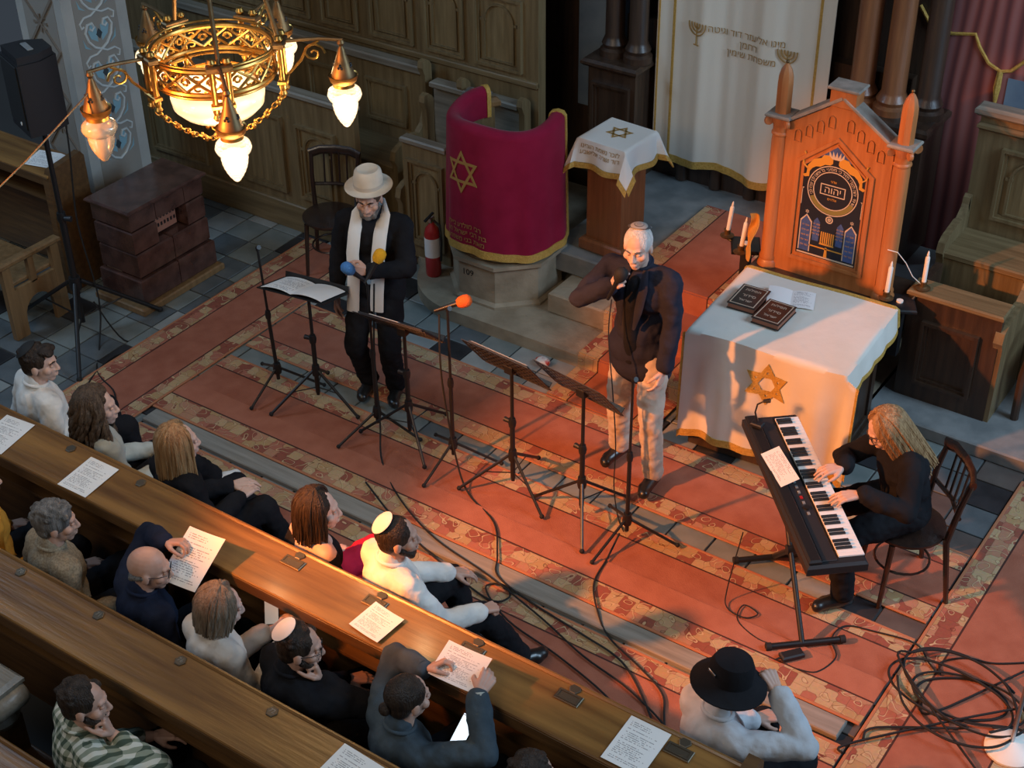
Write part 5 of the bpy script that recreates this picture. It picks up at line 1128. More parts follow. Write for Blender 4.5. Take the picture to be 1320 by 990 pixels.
wire('floor_cable', 'black cable from the keyboard stand along the runner to the adapter', [(-2.62, 6.0, 0.5), (-2.66, 5.95, 0.1), (-2.62, 5.88, zf), (-2.5, 5.86, zf), (-2.45, 5.93, zf), (-2.55, 5.95, zf), (-2.52, 5.82, zf), (-2.35, 5.75, zf), (-2.20, 5.78, zf)], 0.004)
wire('floor_cable', 'black cable from the adapter across the gap to the right runner', [(-2.08, 5.66, zf), (-1.98, 5.70, zf), (-1.94, 5.86, zf), (-2.02, 5.98, zf), (-2.0, 6.12, 0.02), (-1.85, 6.17, 0.02), (-1.62, 6.20, zf), (-1.5, 6.1, zf), (-1.42, 6.05, zf), (-1.45, 6.14, zf), (-1.35, 6.25, zf), (-1.2, 6.3, zf), (-1.0, 6.45, zf)], 0.005)
rc = random.Random(5)
for k in range(5):
    c0 = Vector((-1.27+0.05*rc.uniform(-1, 1), 5.92+0.06*rc.uniform(-1, 1), 0)); r0 = 0.20+0.035*k; ph = rc.uniform(0, 6)
    P = []
    for q in range(15):
        a = ph+q*0.42; rr = r0*(1+0.16*math.sin(2*a+k)); P.append((c0.x+rr*1.1*math.cos(a), c0.y+rr*0.8*math.sin(a), zf+0.014*k))
    ex = [(-0.95, 6.5), (-0.9, 5.9), (-1.55, 5.5), (-1.6, 5.35), (-1.0, 5.5)][k]; P.append((ex[0], ex[1], zf+0.01)); P.append((ex[0]+0.15*(1 if ex[0] > -1.3 else -0.2), ex[1]-0.1+0.25*(k == 0), zf))
    wire('coiled_cable', ['innermost coil of black cable on the right runner', 'black cable coil running off to the right edge', 'black cable coil reaching the frayed end of the narrow runner', 'wide black cable loop touching the plank end', 'outermost black cable loop beside the round white base'][k], P, 0.007)
rb = thing('round_base_stand', 'silver white round base of a floor stand in the bottom right corner', 'stand', (-0.93, 5.76, 0.018))
MB().lathe([(0.13, 0.0), (0.13, 0.012), (0.11, 0.03), (0.05, 0.045), (0.016, 0.06)], (0, 0, 0), 32).build('round_base', 'candle', rb); MB().cyl((0, 0, 0.05), (0.0, 0, 0.75), 0.011, 0.011, 10).build('rod', 'chrome', rb)
# carved pew-end capital at the lower left
cpw = thing('carved_post', 'carved wooden post with scroll capital at the lower left corner', 'post', (-4.92, 2.72, 0))
MB().box((0, 0, 0.30), (0.16, 0.16, 0.60), bev=0.01).build('shaft', 'pewdark', cpw); MB().lathe([(0.08, 0.55), (0.11, 0.60), (0.08, 0.64), (0.10, 0.70), (0.12, 0.76)], (0, 0, 0), 16).build('neck', 'oakrail', cpw)
MB().box((0, 0, 0.82), (0.26, 0.22, 0.06), bev=0.02).build('abacus', 'oakrail', cpw)
for sx in (-1, 1):
    MB().lathe([(0.055, -0.10), (0.065, -0.08), (0.065, 0.08), (0.055, 0.10)], (sx*0.105, 0, 0.745), 16, Matrix.Rotation(PI/2, 3, 'X')).build('volute', 'oakrail', cpw)
    for q in range(3): MB().tube([(sx*0.105+0.045*(1-k/16)*math.cos(k*0.7), -0.105, 0.745+0.045*(1-k/16)*math.sin(k*0.7)) for k in range(14)], 0.008, 6).build('volute_spiral', 'oakrail', cpw) if q == 0 else None
for q in range(6): MB().tube([(-0.09+0.036*q, -0.08, 0.60), (-0.09+0.036*q, -0.115, 0.68), (-0.09+0.036*q, -0.10, 0.74)], [0.010, 0.016, 0.008], 6).build('acanthus_leaf', 'oakrail', cpw)
# ------------------------------------------------------------------ people
def rcone(mb, p0, p1, r0, r1, n=14):
    """closed rounded cone"""
    p0, p1 = Vector(p0), Vector(p1); d = p1-p0; L = max(d.length, 1e-4); R = d.to_track_quat('Z', 'Y').to_matrix()
    prof = [(max(r0*math.sin(PI/2*k/4), 1e-4), -r0*math.cos(PI/2*k/4)) for k in range(5)] + [(max(r1*math.cos(PI/2*k/4), 1e-4), L+r1*math.sin(PI/2*k/4)) for k in range(5)]
    mb.lathe(prof, p0, n, R)
def blob(prims, voxel, smooth=4, folds=0.0, fscale=0.09):
    mb = MB()
    for q in prims:
        if q[0] == 'c': rcone(mb, q[1], q[2], q[3], q[4])
        else: mb.sphere(q[1], q[2], 18, 12, q[3] if len(q) > 3 else None)
    me = mb.mesh('blob'); o = bpy.data.objects.new('blob', me); COL.objects.link(o)
    r = o.modifiers.new('r', 'REMESH'); r.mode = 'VOXEL'; r.voxel_size = voxel; r.use_smooth_shade = True
    s = o.modifiers.new('s', 'SMOOTH'); s.factor = 0.5; s.iterations = smooth
    if folds:
        for sc_, st_, tp in ((fscale, folds, 'CLOUDS'), (fscale*0.45, folds*0.45, 'CLOUDS')):
            tx = bpy.data.textures.new('folds', tp); tx.noise_scale = sc_; tx.noise_depth = 1
            d = o.modifiers.new('d', 'DISPLACE'); d.texture = tx; d.strength = st_; d.mid_level = 0.5; d.texture_coords = 'LOCAL'
        s2 = o.modifiers.new('s2', 'SMOOTH'); s2.factor = 0.5; s2.iterations = 1
    dg = bpy.context.evaluated_depsgraph_get(); out = bpy.data.meshes.new_from_object(o.evaluated_get(dg))
    bpy.data.objects.remove(o); bpy.data.meshes.remove(me); out.shade_smooth()
    return out
def link(name, me, m, parent):
    me.name = name; me.materials.clear(); me.materials.append(M[m] if isinstance(m, str) else m)
    o = bpy.data.objects.new(name, me); COL.objects.link(o); o.parent = parent; return o
# head, facing +Y, centre between the ears
HEAD = blob([('e', (0, -.012, .030), (.076, .096, .092)), ('e', (0, .022, -.035), (.060, .072, .075)), ('e', (0, .058, -.092), (.028, .026, .024)), ('e', (0, .010, -.070), (.052, .06, .04)),
    ('c', (0, .088, .012), (0, .108, -.030), .009, .0125), ('e', (.013, .098, -.034), (.009, .010, .008)), ('e', (-.013, .098, -.034), (.009, .010, .008)),
    ('c', (-.036, .074, .026), (-.012, .086, .024), .011, .011), ('c', (.036, .074, .026), (.012, .086, .024), .011, .011), ('e', (.044, .056, -.022), (.026, .026, .024)), ('e', (-.044, .056, -.022), (.026, .026, .024)),
    ('c', (-.018, .086, -.058), (.018, .086, -.058), .0085, .0085), ('c', (-.015, .085, -.071), (.015, .085, -.071), .009, .009),
    ('e', (.078, -.008, -.008), (.010, .020, .031)), ('e', (-.078, -.008, -.008), (.010, .020, .031)), ('c', (0, -.015, -.05), (0, -.028, -.15), .054, .056)], 0.0055, 3)
FACE_EXTRA = []      # (mesh builder, material slot)
for sx in (-1, 1):
    FACE_EXTRA.append((MB().sphere((sx*.030, .080, .004), (.0125, .0095, .0085), 10, 7), 1)); FACE_EXTRA.append((MB().sphere((sx*.030, .0885, .004), (.0052, .0025, .0052), 8, 5), 2))
FACE_EXTRA.append((MB().tube([(-.022, .089, -.062), (-.01, .0955, -.0605), (0, .0965, -.0615), (.01, .0955, -.0605), (.022, .089, -.062)], [.002, .0045, .005, .0045, .002], 6), 3))
FACE_EXTRA.append((MB().tube([(-.020, .089, -.067), (-.01, .0945, -.0695), (0, .0955, -.070), (.01, .0945, -.0695), (.020, .089, -.067)], [.002, .0045, .005, .0045, .002], 6), 3))
def hand_mesh(curl, spread=0.0, thumb=0.3):
    """right hand: wrist at origin, fingers +Y, palm faces -Z, thumb towards -X"""
    pr = [('c', (0, -.03, 0), (0, .01, 0), .024, .022)]
    ks = [(-.031, .088), (-.010, .094), (.011, .090), (.030, .080)]; Ls = [.072, .080, .074, .058]
    for i, ((x, y), L) in enumerate(zip(ks, Ls)):
        pr.append(('c', (x*.55, .015, 0), (x, y, 0), .0155, .0125))
        p = Vector((x, y, 0)); ang = 0; dx = spread*(i-1.5)
        for s_, (f, c) in enumerate(zip((.45, .30, .25), (curl, curl*1.1, curl*0.7))):
            ang += c; d = Vector((math.sin(dx)*math.cos(ang), math.cos(dx)*math.cos(ang), -math.sin(ang)))
            e_ = p+d*L*f; pr.append(('c', p, e_, .0095-.001*s_, .0088-.001*s_)); p = e_
    a = Vector((-.022, .018, -.004)); b_ = a+Vector((-.028, .030, -.010-.012*thumb)); c_ = b_+Vector((-.008+.016*thumb, .028, -.012-.02*thumb)); d_ = c_+Vector((.004+.014*thumb, .020, -.010-.012*thumb))
    pr += [('c', a, b_, .015, .0125), ('c', b_, c_, .0115, .010), ('c', c_, d_, .0098, .008)]
    return blob(pr, 0.0045, 2)
HANDS = {'relaxed': hand_mesh(0.35, 0.06, 0.3), 'grip': hand_mesh(1.15, 0.0, 0.9), 'play': hand_mesh(0.30, 0.12, 0.05), 'pinch': hand_mesh(0.75, 0.02, 0.7), 'fist': hand_mesh(1.4, 0.0, 1.0)}
def ik(a, t, l1, l2, hint):
    a, t, hint = Vector(a), Vector(t), Vector(hint); d = t-a; L = d.length
    if L > (l1+l2)*0.995: t = a+d*((l1+l2)*0.995/L); d = t-a; L = d.length
    u = d/L; x = (l1*l1-l2*l2+L*L)/(2*L); h = math.sqrt(max(l1*l1-x*x, 0)); n = hint-u*hint.dot(u); n = n.normalized() if n.length > 1e-5 else u.orthogonal().normalized()
    return a+u*x+n*h, t
def rot_to(fwd, up):
    """matrix with local Y = fwd, local Z ~ up"""
    f = Vector(fwd).normalized(); x = f.cross(Vector(up)).normalized(); z = x.cross(f); return Matrix(((x.x, f.x, z.x), (x.y, f.y, z.y), (x.z, f.z, z.z)))
def strands(n, L, amax, wav=0.0, rad=0.011, seed=1, spread=0.02, back=0.03, amin=0.0, front=0.0):
    r = random.Random(seed); mb = MB()
    for i in range(n):
        a = -amax+2*amax*(i+r.uniform(0.1, 0.9))/n
        if abs(a) < amin: continue
        ln = L*r.uniform(0.82, 1.05); ph = r.uniform(0, 6); lay = r.uniform(-0.004, 0.010)
        sx, sy = math.sin(a), -math.cos(a); pts = []
        for k in range(15):
            t = k/14
            if t < 0.4:
                q = t/0.4*PI/2; e = math.sin(q); pts.append(Vector((sx*(.083+lay)*e, sy*(.102+lay)*e-.016, .034+(.094+lay)*math.cos(q))))
            else:
                s_ = (t-0.4)/0.6; z = .034-s_*ln
                pts.append(Vector((sx*(.085+lay+spread*s_)+wav*math.sin(s_*9+ph), sy*(.103+lay+back*s_)-.016+front*s_*(1 if sy > -0.3 else 0)+wav*math.cos(s_*8+ph), z)))
        mb.tube(pts, [rad*(0.6+0.6*math.sin(PI*min(1, 0.15+k/14*0.85))) for k in range(15)], 6)
    return mb
def hair_short(tufts=40, seed=1, vol=1.0, hairline=0.0):
    r = random.Random(seed); pr = [('e', (0, -.020, .036), (.083*vol, .098*vol, .089*vol)), ('e', (0, -.050, -.012), (.072*vol, .056, .065))]
    for k in range(tufts):
        a = r.uniform(0, 2*PI); t = r.uniform(0, 1.25); p = Vector((.080*vol*math.sin(t)*math.cos(a), -.020+.095*vol*math.sin(t)*math.sin(a), .036+.086*vol*math.cos(t)))
        if p.y > .055+hairline and p.z < .08: continue
        pr.append(('e', p, (.018, .022, .014)))
    return blob(pr, 0.0065, 2)
def person(label, x, y, phi, pelvis_z=0.49, lean=(0, 0.0), head=(0, 0, 0), wr=None, wl=None, er=(0.35, -0.6, -0.8), el=(-0.35, -0.6, -0.8), ar=None, al=None,
           skin='skin', top=None, bottom='blackcloth', shoe='shoe', hair=None, width=0.175, seated=True, hands=('relaxed', 'relaxed'), hr=None, hl=None, size=1.0, sleeve=0.93, extra=None, group=None, torso_h=0.47):
    """local frame: forward +Y, right +X. wr/wl wrist targets, ar/al ankle targets, hr/hl = (finger dir, palm normal)"""
    root = thing('person', label, 'person', (x, y, 0), math.radians(phi-90), group)
    Mi = (Matrix.Translation((x, y, 0)) @ Matrix.Rotation(math.radians(phi-90), 4, 'Z')).inverted()
    cv = lambda t: (Mi @ Vector(t[1:])) if t and t != 'chin' and t[0] == 'w' else t
    wr, wl, ar, al = cv(wr), cv(wl), cv(ar), cv(al)
    P = Vector((0, 0, pelvis_z)); s_ = Vector((lean[0], lean[1], 1)).normalized(); rt_ = Vector((1, 0, 0)); rt_ = (rt_-s_*rt_.dot(s_)).normalized(); fw = s_.cross(rt_)
    TM = Matrix(((rt_.x, fw.x, s_.x), (rt_.y, fw.y, s_.y), (rt_.z, fw.z, s_.z))); th = torso_h
    N = P+s_*th; S = {1: N-s_*0.055+rt_*width, -1: N-s_*0.055-rt_*width}
    H = N+s_*0.135+fw*0.035; HM = TM @ Matrix.Rotation(math.radians(head[0]), 3, 'Z') @ Matrix.Rotation(math.radians(head[1]), 3, 'X') @ Matrix.Rotation(math.radians(head[2]), 3, 'Y')
    H = N+s_*0.06+HM @ Vector((0, 0.045, 0.095)); HT = Matrix.Translation(H) @ HM.to_4x4()
    if wr == 'chin': wr = tuple(H+HM @ Vector((0.025, 0.105, -0.175)))
    W = {1: Vector(wr or (0.20, 0.18, pelvis_z+0.10)), -1: Vector(wl or (-0.20, 0.18, pelvis_z+0.10))}
    E = {}
    for k, h_ in ((1, er), (-1, el)): E[k], W[k] = ik(S[k], W[k], 0.285, 0.255, h_)
    hip = {k: P+rt_*0.088*k for k in (1, -1)}
    if seated: A = {1: Vector(ar or (0.11, 0.46, 0.112)), -1: Vector(al or (-0.11, 0.46, 0.112))}
    else: A = {1: Vector(ar or (0.11, 0.0, 0.112)), -1: Vector(al or (-0.11, 0.0, 0.112))}
    K = {}
    for k in (1, -1): K[k], A[k] = ik(hip[k], A[k], 0.43, 0.42, (0.15*k, 1, 0.5))
    def torso(g):
        return [('e', P+s_*0.02, (.165+g, .120+g, .125+g), TM), ('e', P+s_*0.16, (.145+g, .112+g, .15+g), TM), ('e', P+s_*(th-0.15), (.160*width/.175+g, .118+g, .15+g), TM),
                ('c', S[-1]+rt_*0.03, S[1]-rt_*0.03, .060+g*0.8, .060+g*0.8), ('c', N-s_*0.06, N+s_*0.0, .085+g*0.6, .060+g*0.4)]
    def arms(g, cut=1.0, sides=(1, -1)):
        o = []
        for k in sides: o += [('c', S[k], E[k], .054+g, .043+g), ('c', E[k], E[k].lerp(W[k], cut), .043+g, .030+g+(0.006 if g > 0 else 0))]
        return o
    def legs(g, cut=1.0):
        o = []
        for k in (1, -1): o += [('c', hip[k], K[k], .086+g, .060+g), ('c', K[k], K[k].lerp(A[k], cut), .058+g, .040+g+(0.010 if g > 0 else 0))]
        return o
    fdir = {}
    for k in (1, -1):
        sh = (A[k]-K[k]); f = Vector((0.12*k, 1, 0)); fdir[k] = f.normalized()
    def foot(k, g):
        f = fdir[k]; a = A[k]; return [('c', a+Vector((0, 0, -0.03)), a+Vector((0, 0, -0.045))-f*0.03, .040+g, .036+g), ('c', a+Vector((0, 0, -0.035)), a+f*0.14+Vector((0, 0, -0.055)), .040+g, .029+g), ('c', a+f*0.10+Vector((0.01, 0, -0.055)), a+f*0.15+Vector((-0.01, 0, -0.056)), .034+g, .028+g)]
    pr = torso(0)+arms(0)+legs(0)+foot(1, 0)+foot(-1, 0)+[('c', N-s_*0.02, H+HM @ Vector((0, -.025, -.10)), .056, .054)]
    body = blob(pr, 0.013, 3)
    bm = bmesh.new(); bm.from_mesh(body)
    def add(me, T, slot):
        c = me.copy(); c.transform(T); n0 = len(bm.faces); bm.from_mesh(c); bm.faces.ensure_lookup_table()
        for f in bm.faces[n0:]: f.material_index = slot; f.smooth = True
        bpy.data.meshes.remove(c)
    add(HEAD, HT, 0)
    for mb, sl in FACE_EXTRA:
        me = mb.mesh('x'); add(me, HT, sl); bpy.data.meshes.remove(me)
    for k, hd, hn in ((1, hands[0], hr), (-1, hands[1], hl)):
        d = (W[k]-E[k]).normalized(); fd, up = hn if hn else (d, None)
        fd = Vector(fd).normalized(); palm = Vector(up) if up else Vector((0, 0, -1)) if abs(fd.z) < 0.8 else Vector((-k, 0, 0))
        Rm = rot_to(fd, -palm); T = Matrix.Translation(W[k]+fd*0.012) @ Rm.to_4x4()
        if k < 0: T = T @ Matrix.Diagonal((-1, 1, 1, 1))
        add(HANDS[hd], T, 0)
    bmesh.ops.recalc_face_normals(bm, faces=bm.faces); bm.to_mesh(body); bm.free()
    o = link('body', body, skin, root)
    for mm in ('eye', 'iris', 'lips'): body.materials.append(M[mm])
    if bottom: link('trousers', blob(torso(0.004)[:1]+legs(0.018, 0.97), 0.011, 4, 0.022, 0.07), bottom, root)
    if top: link('top', blob(torso(0.022)+arms(0.018, sleeve)+([('c', N-s_*0.03, N+s_*0.035+fw*0.005, .072, .066)]), 0.010, 4, 0.024, 0.10), top, root)
    if top:
        cq = N+s_*0.022+fw*0.004; link('collar', MB().tube([cq+rt_*0.070*math.cos(q*PI/10)+fw*0.066*math.sin(q*PI/10)-s_*0.018*math.sin(q*PI/10) for q in range(20)], 0.011, 8, closed=True).mesh('collar', 60), top, root)
        for k in (1, -1):
            if sleeve > 0.9: e_ = E[k].lerp(W[k], sleeve-0.02); dq = (W[k]-E[k]).normalized(); link('cuff', MB().lathe([(0.040, -0.022), (0.047, -0.012), (0.047, 0.018), (0.038, 0.024)], e_, 16, dq.to_track_quat('Z', 'Y').to_matrix()).mesh('cuff', 60), top, root)
    for k in (1, -1):
        if shoe: link('shoe', blob(foot(k, 0.008), 0.008, 3), shoe, root)
    info = dict(root=root, HT=HT, HM=HM, H=H, N=N, P=P, s=s_, fw=fw, rt=rt_, S=S, E=E, W=W, K=K, A=A)
    if hair:
        for nm, me, mm in hair:
            c = me.copy() if isinstance(me, bpy.types.Mesh) else me.mesh('hair', 60); c.transform(HT); link(nm, c, mm, root)
    return info
def head_part(info, name, mb_or_me, m, smooth=50):
    me = mb_or_me.mesh(name, smooth) if isinstance(mb_or_me, MB) else mb_or_me.copy()
    me.transform(info['HT']); return link(name, me, m, info['root'])
def kippa(info, m, r=0.098, tilt=-22, ang=52):
    R = Matrix.Rotation(math.radians(-tilt), 3, 'X'); prof = [(r*math.sin(math.radians(a)), r*math.cos(math.radians(a))) for a in (ang, ang*0.8, ang*0.6, ang*0.4, ang*0.2)]+[(0.001, r)]
    prof2 = [(q*0.97, z-0.003) for q, z in reversed(prof)]
    mb = MB(); mb.lathe(prof+prof2, (0, -0.022, 0.038), 28, R, cap=False); return head_part(info, 'kippa', mb, m)
def brows(info, m):
    for sx in (-1, 1): head_part(info, 'eyebrow', MB().tube([(sx*.014, .0965, .026), (sx*.030, .091, .031), (sx*.047, .077, .025)], [.004, .005, .003], 6), m)
def beard(info, m, full=True):
    pr = [('c', (-.058, .015, -.045), (-.035, .060, -.085), .020, .020), ('c', (.058, .015, -.045), (.035, .060, -.085), .020, .020), ('c', (-.035, .062, -.088), (.035, .062, -.088), .022, .022), ('e', (0, .070, -.098), (.026, .022, .022)), ('c', (-.024, .088, -.052), (.024, .088, -.052), .0055, .0055)]
    return head_part(info, 'beard', blob(pr, 0.006, 2), m)
def glasses(info, m='black'):
    mb = MB()
    for sx in (-1, 1):
        mb.tube([(sx*.031+.021*math.cos(q*PI/8), .099-0.10*abs(.021*math.cos(q*PI/8)+sx*.0)*0.3, .003+.017*math.sin(q*PI/8)) for q in range(16)], .002, 5, closed=True)
        mb.tube([(sx*.052, .092, .008), (sx*.076, .05, .010), (sx*.080, -.005, .008)], .002, 5)
    mb.tube([(-.011, .101, .006), (0, .104, .009), (.011, .101, .006)], .002, 5)
    return head_part(info, 'glasses', mb, m)
SH = {k: hair_short(45, k) for k in (1, 2)}
SMOOTH = hair_short(0, 3, 1.01)
# --- the man in the pale hat
hm = person('standing man in black with pale fedora and white scarf holding the blue microphone', -5.60, 6.51, -68, 0.885, (0, 0.0), (4, -9, 0), wr=(0.27, 0.06, 0.76), wl=(-0.04, 0.27, 1.13), er=(1, -0.6, -0.2), el=(-1, -0.35, -0.5),
            ar=(0.10, 0.02, 0.112), al=(-0.10, 0.05, 0.112), seated=False, top='blackcloth', bottom='blackcloth', hair=[('hair', SMOOTH, 'hairbrown')], width=0.19, hands=('relaxed', 'grip'), hl=((0.75, 0.55, 0.25), (0.35, -0.85, -0.2)), torso_h=0.50)
brows(hm, 'hairdark'); beard(hm, 'hairgrey')
M['felt'] = mat('cream felt', (0.62, 0.52, 0.40), 0.9, c2=(0.68, 0.58, 0.46), scale=14); M['hatband'] = mat('hat band', (0.50, 0.42, 0.34), 0.7)
mb = MB(); mb.lathe([(0.098, 0.055), (0.135, 0.050), (0.158, 0.060), (0.160, 0.064), (0.135, 0.056), (0.100, 0.066), (0.098, 0.12), (0.088, 0.165), (0.070, 0.178), (0.045, 0.168), (0.001, 0.160)], (0, -0.018, 0.022), 32, Matrix.Diagonal((0.95, 1.08, 1)).to_3x3() @ Matrix.Rotation(math.radians(8), 3, 'X'), cap=False)
hat = head_part(hm, 'fedora', mb, 'felt'); head_part(hm, 'hat_band', MB().lathe([(0.1005, 0.068), (0.1005, 0.092)], (0, -0.018, 0.022), 32, Matrix.Diagonal((0.95, 1.08, 1)).to_3x3() @ Matrix.Rotation(math.radians(8), 3, 'X'), cap=False), 'hatband')
def ribbon(info, pts, w, name='scarf', m='white', th=0.012):
    R_ = info; mb = MB(); mb.tube(pts, 1.0, 10, flat=(w, th), up=(0, 1, 0)); return link(name, mb.mesh(name, 60), m, info['root'])
N_ = hm['N']
ribbon(hm, [(-0.02, -0.10, N_.z+0.03), (0.06, -0.065, N_.z+0.05), (0.085, 0.03, N_.z+0.02), (0.085, 0.13, N_.z-0.07), (0.095, 0.168, N_.z-0.2), (0.10, 0.168, N_.z-0.36), (0.115, 0.165, N_.z-0.52), (0.125, 0.168, N_.z-0.64)], 0.042)
ribbon(hm, [(0.02, -0.10, N_.z+0.03), (-0.06, -0.065, N_.z+0.05), (-0.085, 0.03, N_.z+0.02), (-0.085, 0.13, N_.z-0.07), (-0.075, 0.172, N_.z-0.2), (-0.07, 0.185, N_.z-0.33), (-0.06, 0.20, N_.z-0.46), (-0.05, 0.20, N_.z-0.60)], 0.045)
def held_mic(info, k, off, d, label, foam):
    Mw = Matrix.Translation(info['root'].location) @ info['root'].rotation_euler.to_matrix().to_4x4(); p = Mw @ (info['W'][k]+Vector(off)); dd = Mw.to_3x3() @ Vector(d)
    return microphone(label, p, dd, foam)
held_mic(hm, -1, (-0.02, 0.06, -0.06), (0.50, 0.30, 0.62), 'microphone with blue foam cover in the hand of the man in the hat', FB)
# --- the singer
M['hairshort'] = M['hairwhite']
sg = person('standing white-haired singer in dark jacket and beige trousers with kippa and microphone', -3.69, 6.66, -92, 0.97, (0.05, -0.02), (14, -10, 0), wr=(0.07, 0.23, 1.505), wl=(-0.24, 0.12, 0.86), er=(1, -0.25, -0.6), el=(-1, -0.6, -0.2),
            ar=(0.17, -0.08, 0.112), al=(-0.17, 0.06, 0.112), seated=False, top='navy', bottom='beige', hair=[('hair', SMOOTH, 'hairwhite')], width=0.20, skin='skinpale', hands=('grip', 'relaxed'), hr=((-0.55, 0.35, 0.60), (-0.5, -0.8, 0.0)), hl=((0.1, 0.35, -0.9), (0.9, 0.0, 0.1)), torso_h=0.57)
kippa(sg, mat('striped knit kippa', (0.06, 0.06, 0.065), 0.9, c2=(0.30, 0.29, 0.27), scale=3, stretch=(0.3, 0.3, 22), contrast=(0.48, 0.52)), r=0.104, tilt=-26, ang=42); brows(sg, 'hairgrey')
Nz = sg['N'].z
link('shirt_front', blob([('c', (0, 0.085, Nz-0.06), (0, 0.115, Nz-0.2), .045, .050), ('c', (0, 0.115, Nz-0.2), (0, 0.105, Nz-0.42), .050, .05), ('c', (0, 0.095, Nz-0.42), (0, 0.07, Nz-0.58), .055, .075)], 0.010, 3), M['blackcloth'], sg['root'])
link('jacket_skirt', blob([('e', sg['P']+Vector((0.02, 0, 0.02)), (.190, .148, .17)), ('e', sg['P']+Vector((0, -0.01, -0.08)), (.205, .155, .15)), ('e', sg['P']+Vector((0, -0.03, -0.14)), (.20, .135, .10))], 0.012, 4), 'navy', sg['root'])
for sx in (-1, 1): link('lapel', MB().tube([(sx*0.055, 0.07, Nz+0.03), (sx*0.075, 0.125, Nz-0.07), (sx*0.065, 0.152, Nz-0.2), (sx*0.045, 0.165, Nz-0.33)], [0.6, 1.0, 0.9, 0.3], 8, flat=(0.030, 0.010), up=(0, 1, 0)).mesh('lapel', 60), 'navy', sg['root'])
held_mic(sg, 1, (-0.015, 0.065, -0.055), (-0.34, -0.10, 0.86), 'black microphone in the hand of the singer', 'black')
wire('microphone_cable', 'thin cable hanging from the singer microphone past his stand', [(-3.76, 6.42, 1.42), (-3.75, 6.38, 1.2), (-3.68, 6.33, 0.85), (-3.63, 6.3, 0.5), (-3.62, 6.28, 0.2), (-3.55, 6.22, 0.03), (-3.45, 6.12, 0.03)], 0.004)
# --- the keyboard player
kphi = math.degrees(math.atan2(-0.667, -0.745))
kp = person('seated young woman in black with long blond hair playing the keyboard', -1.93, 6.62, kphi, 0.60, (0, 0.20), (0, -22, 0), wr=('w', -2.195, 6.285, 0.965), wl=('w', -2.02, 6.115, 0.965), er=(1, -0.3, -0.5), el=(-1, -0.3, -0.5), ar=(0.13, 0.30, 0.112), al=(-0.16, 0.36, 0.112),
            top='blackcloth', bottom='blackcloth', hair=[('hair', SMOOTH, 'hairblond'), ('long_hair', strands(150, 0.40, 2.3, 0.001, 0.0075, 4, 0.0, 0.01), 'hairblond')], width=0.155, skin='skinpale', hands=('play', 'play'), hr=((-0.05, 1, -0.08), (0, -0.1, -1)), hl=((0.05, 1, -0.08), (0, -0.1, -1)), torso_h=0.43)
glasses(kp); brows(kp, 'hairbrown')
chair('dark wooden chair under the keyboard player', (-1.90, 6.62, 0), math.radians(kphi+90))
# --- first row
M['offwhite'] = cloth('off white sweatshirt', (0.62, 0.60, 0.56)); M['greygreen'] = cloth('pale grey green knit', (0.36, 0.37, 0.33)); M['tan'] = mat('tan tweed', (0.22, 0.165, 0.105), 0.95, c2=(0.34, 0.27, 0.18), scale=90, bump=0.4, bscale=60)
M['navysuit'] = cloth('navy suit', (0.012, 0.016, 0.032)); M['palebeige'] = cloth('pale blouse', (0.54, 0.49, 0.44)); M['denim'] = cloth('dark denim jacket', (0.040, 0.055, 0.068), (0.075, 0.10, 0.12)); M['crimson'] = cloth('crimson top', (0.42, 0.015, 0.045)); M['bluegrey'] = cloth('pale grey sweatshirt', (0.44, 0.45, 0.47))
G1 = 'seated audience in the front row'; G2 = 'seated audience in the second row'
ym = person('young man with black kippa and white sweatshirt at the left end of the front row', -6.46, 4.40, 72, lean=(0, -0.02), head=(-38, -4, 0), skin='skinpale', top='offwhite', hair=[('hair', SH[2], 'hairdark')], group=G1); kippa(ym, 'rubber', 0.102, -38, 44); brows(ym, 'hairdark')
head_part(ym, 'fringe_hair', blob([('e', (0, .045, .098), (.062, .045, .028)), ('e', (.02, .075, .088), (.04, .025, .022)), ('e', (-.03, .07, .09), (.035, .025, .02))], 0.007, 2), 'hairdark')
cw = person('woman with long curly brown hair and pale knit top in the front row', -5.84, 4.28, 74, lean=(0, -0.02), head=(-34, -2, 0), skin='skinpale', top='greygreen', wr=(0.14, 0.30, 0.62), wl=(-0.05, 0.33, 0.62), hair=[('hair', SH[1], 'hairbrown'), ('long_hair', strands(80, 0.30, 2.1, 0.016, 0.013, 6, 0.045, 0.05), 'hairbrown')], width=0.145, ar=('w', -5.62, 4.88, 0.32), al=(-0.12, 0.5, 0.112), shoe=mat('white trainer', (0.72, 0.71, 0.68), 0.5), group=G1)
bw = person('blond woman in black with crossed legs in the front row', -5.21, 4.28, 78, lean=(0, -0.02), head=(-18, -2, 0), skin='skinpale', top='blackcloth', bottom='blackcloth', wr=(0.10, 0.30, 0.63), wl=(-0.02, 0.32, 0.64), hair=[('hair', SMOOTH, 'hairblond'), ('long_hair', strands(130, 0.27, 2.2, 0.0015, 0.008, 8, 0.0, 0.012), 'hairblond')], width=0.14, ar=(0.14, 0.56, 0.112), al=(-0.10, 0.52, 0.112), group=G1)
dw = person('dark-haired woman in a black top with bare shoulders in the front row', -4.23, 4.28, 72, lean=(0, -0.02), head=(-34, -3, 0), skin='skinpale', top=None, bottom='crimson', hair=[('hair', SMOOTH, 'hairdark'), ('long_hair', strands(80, 0.20, 2.1, 0.0015, 0.009, 9, 0.0, 0.01), 'hairdark')], width=0.135, group=G1)
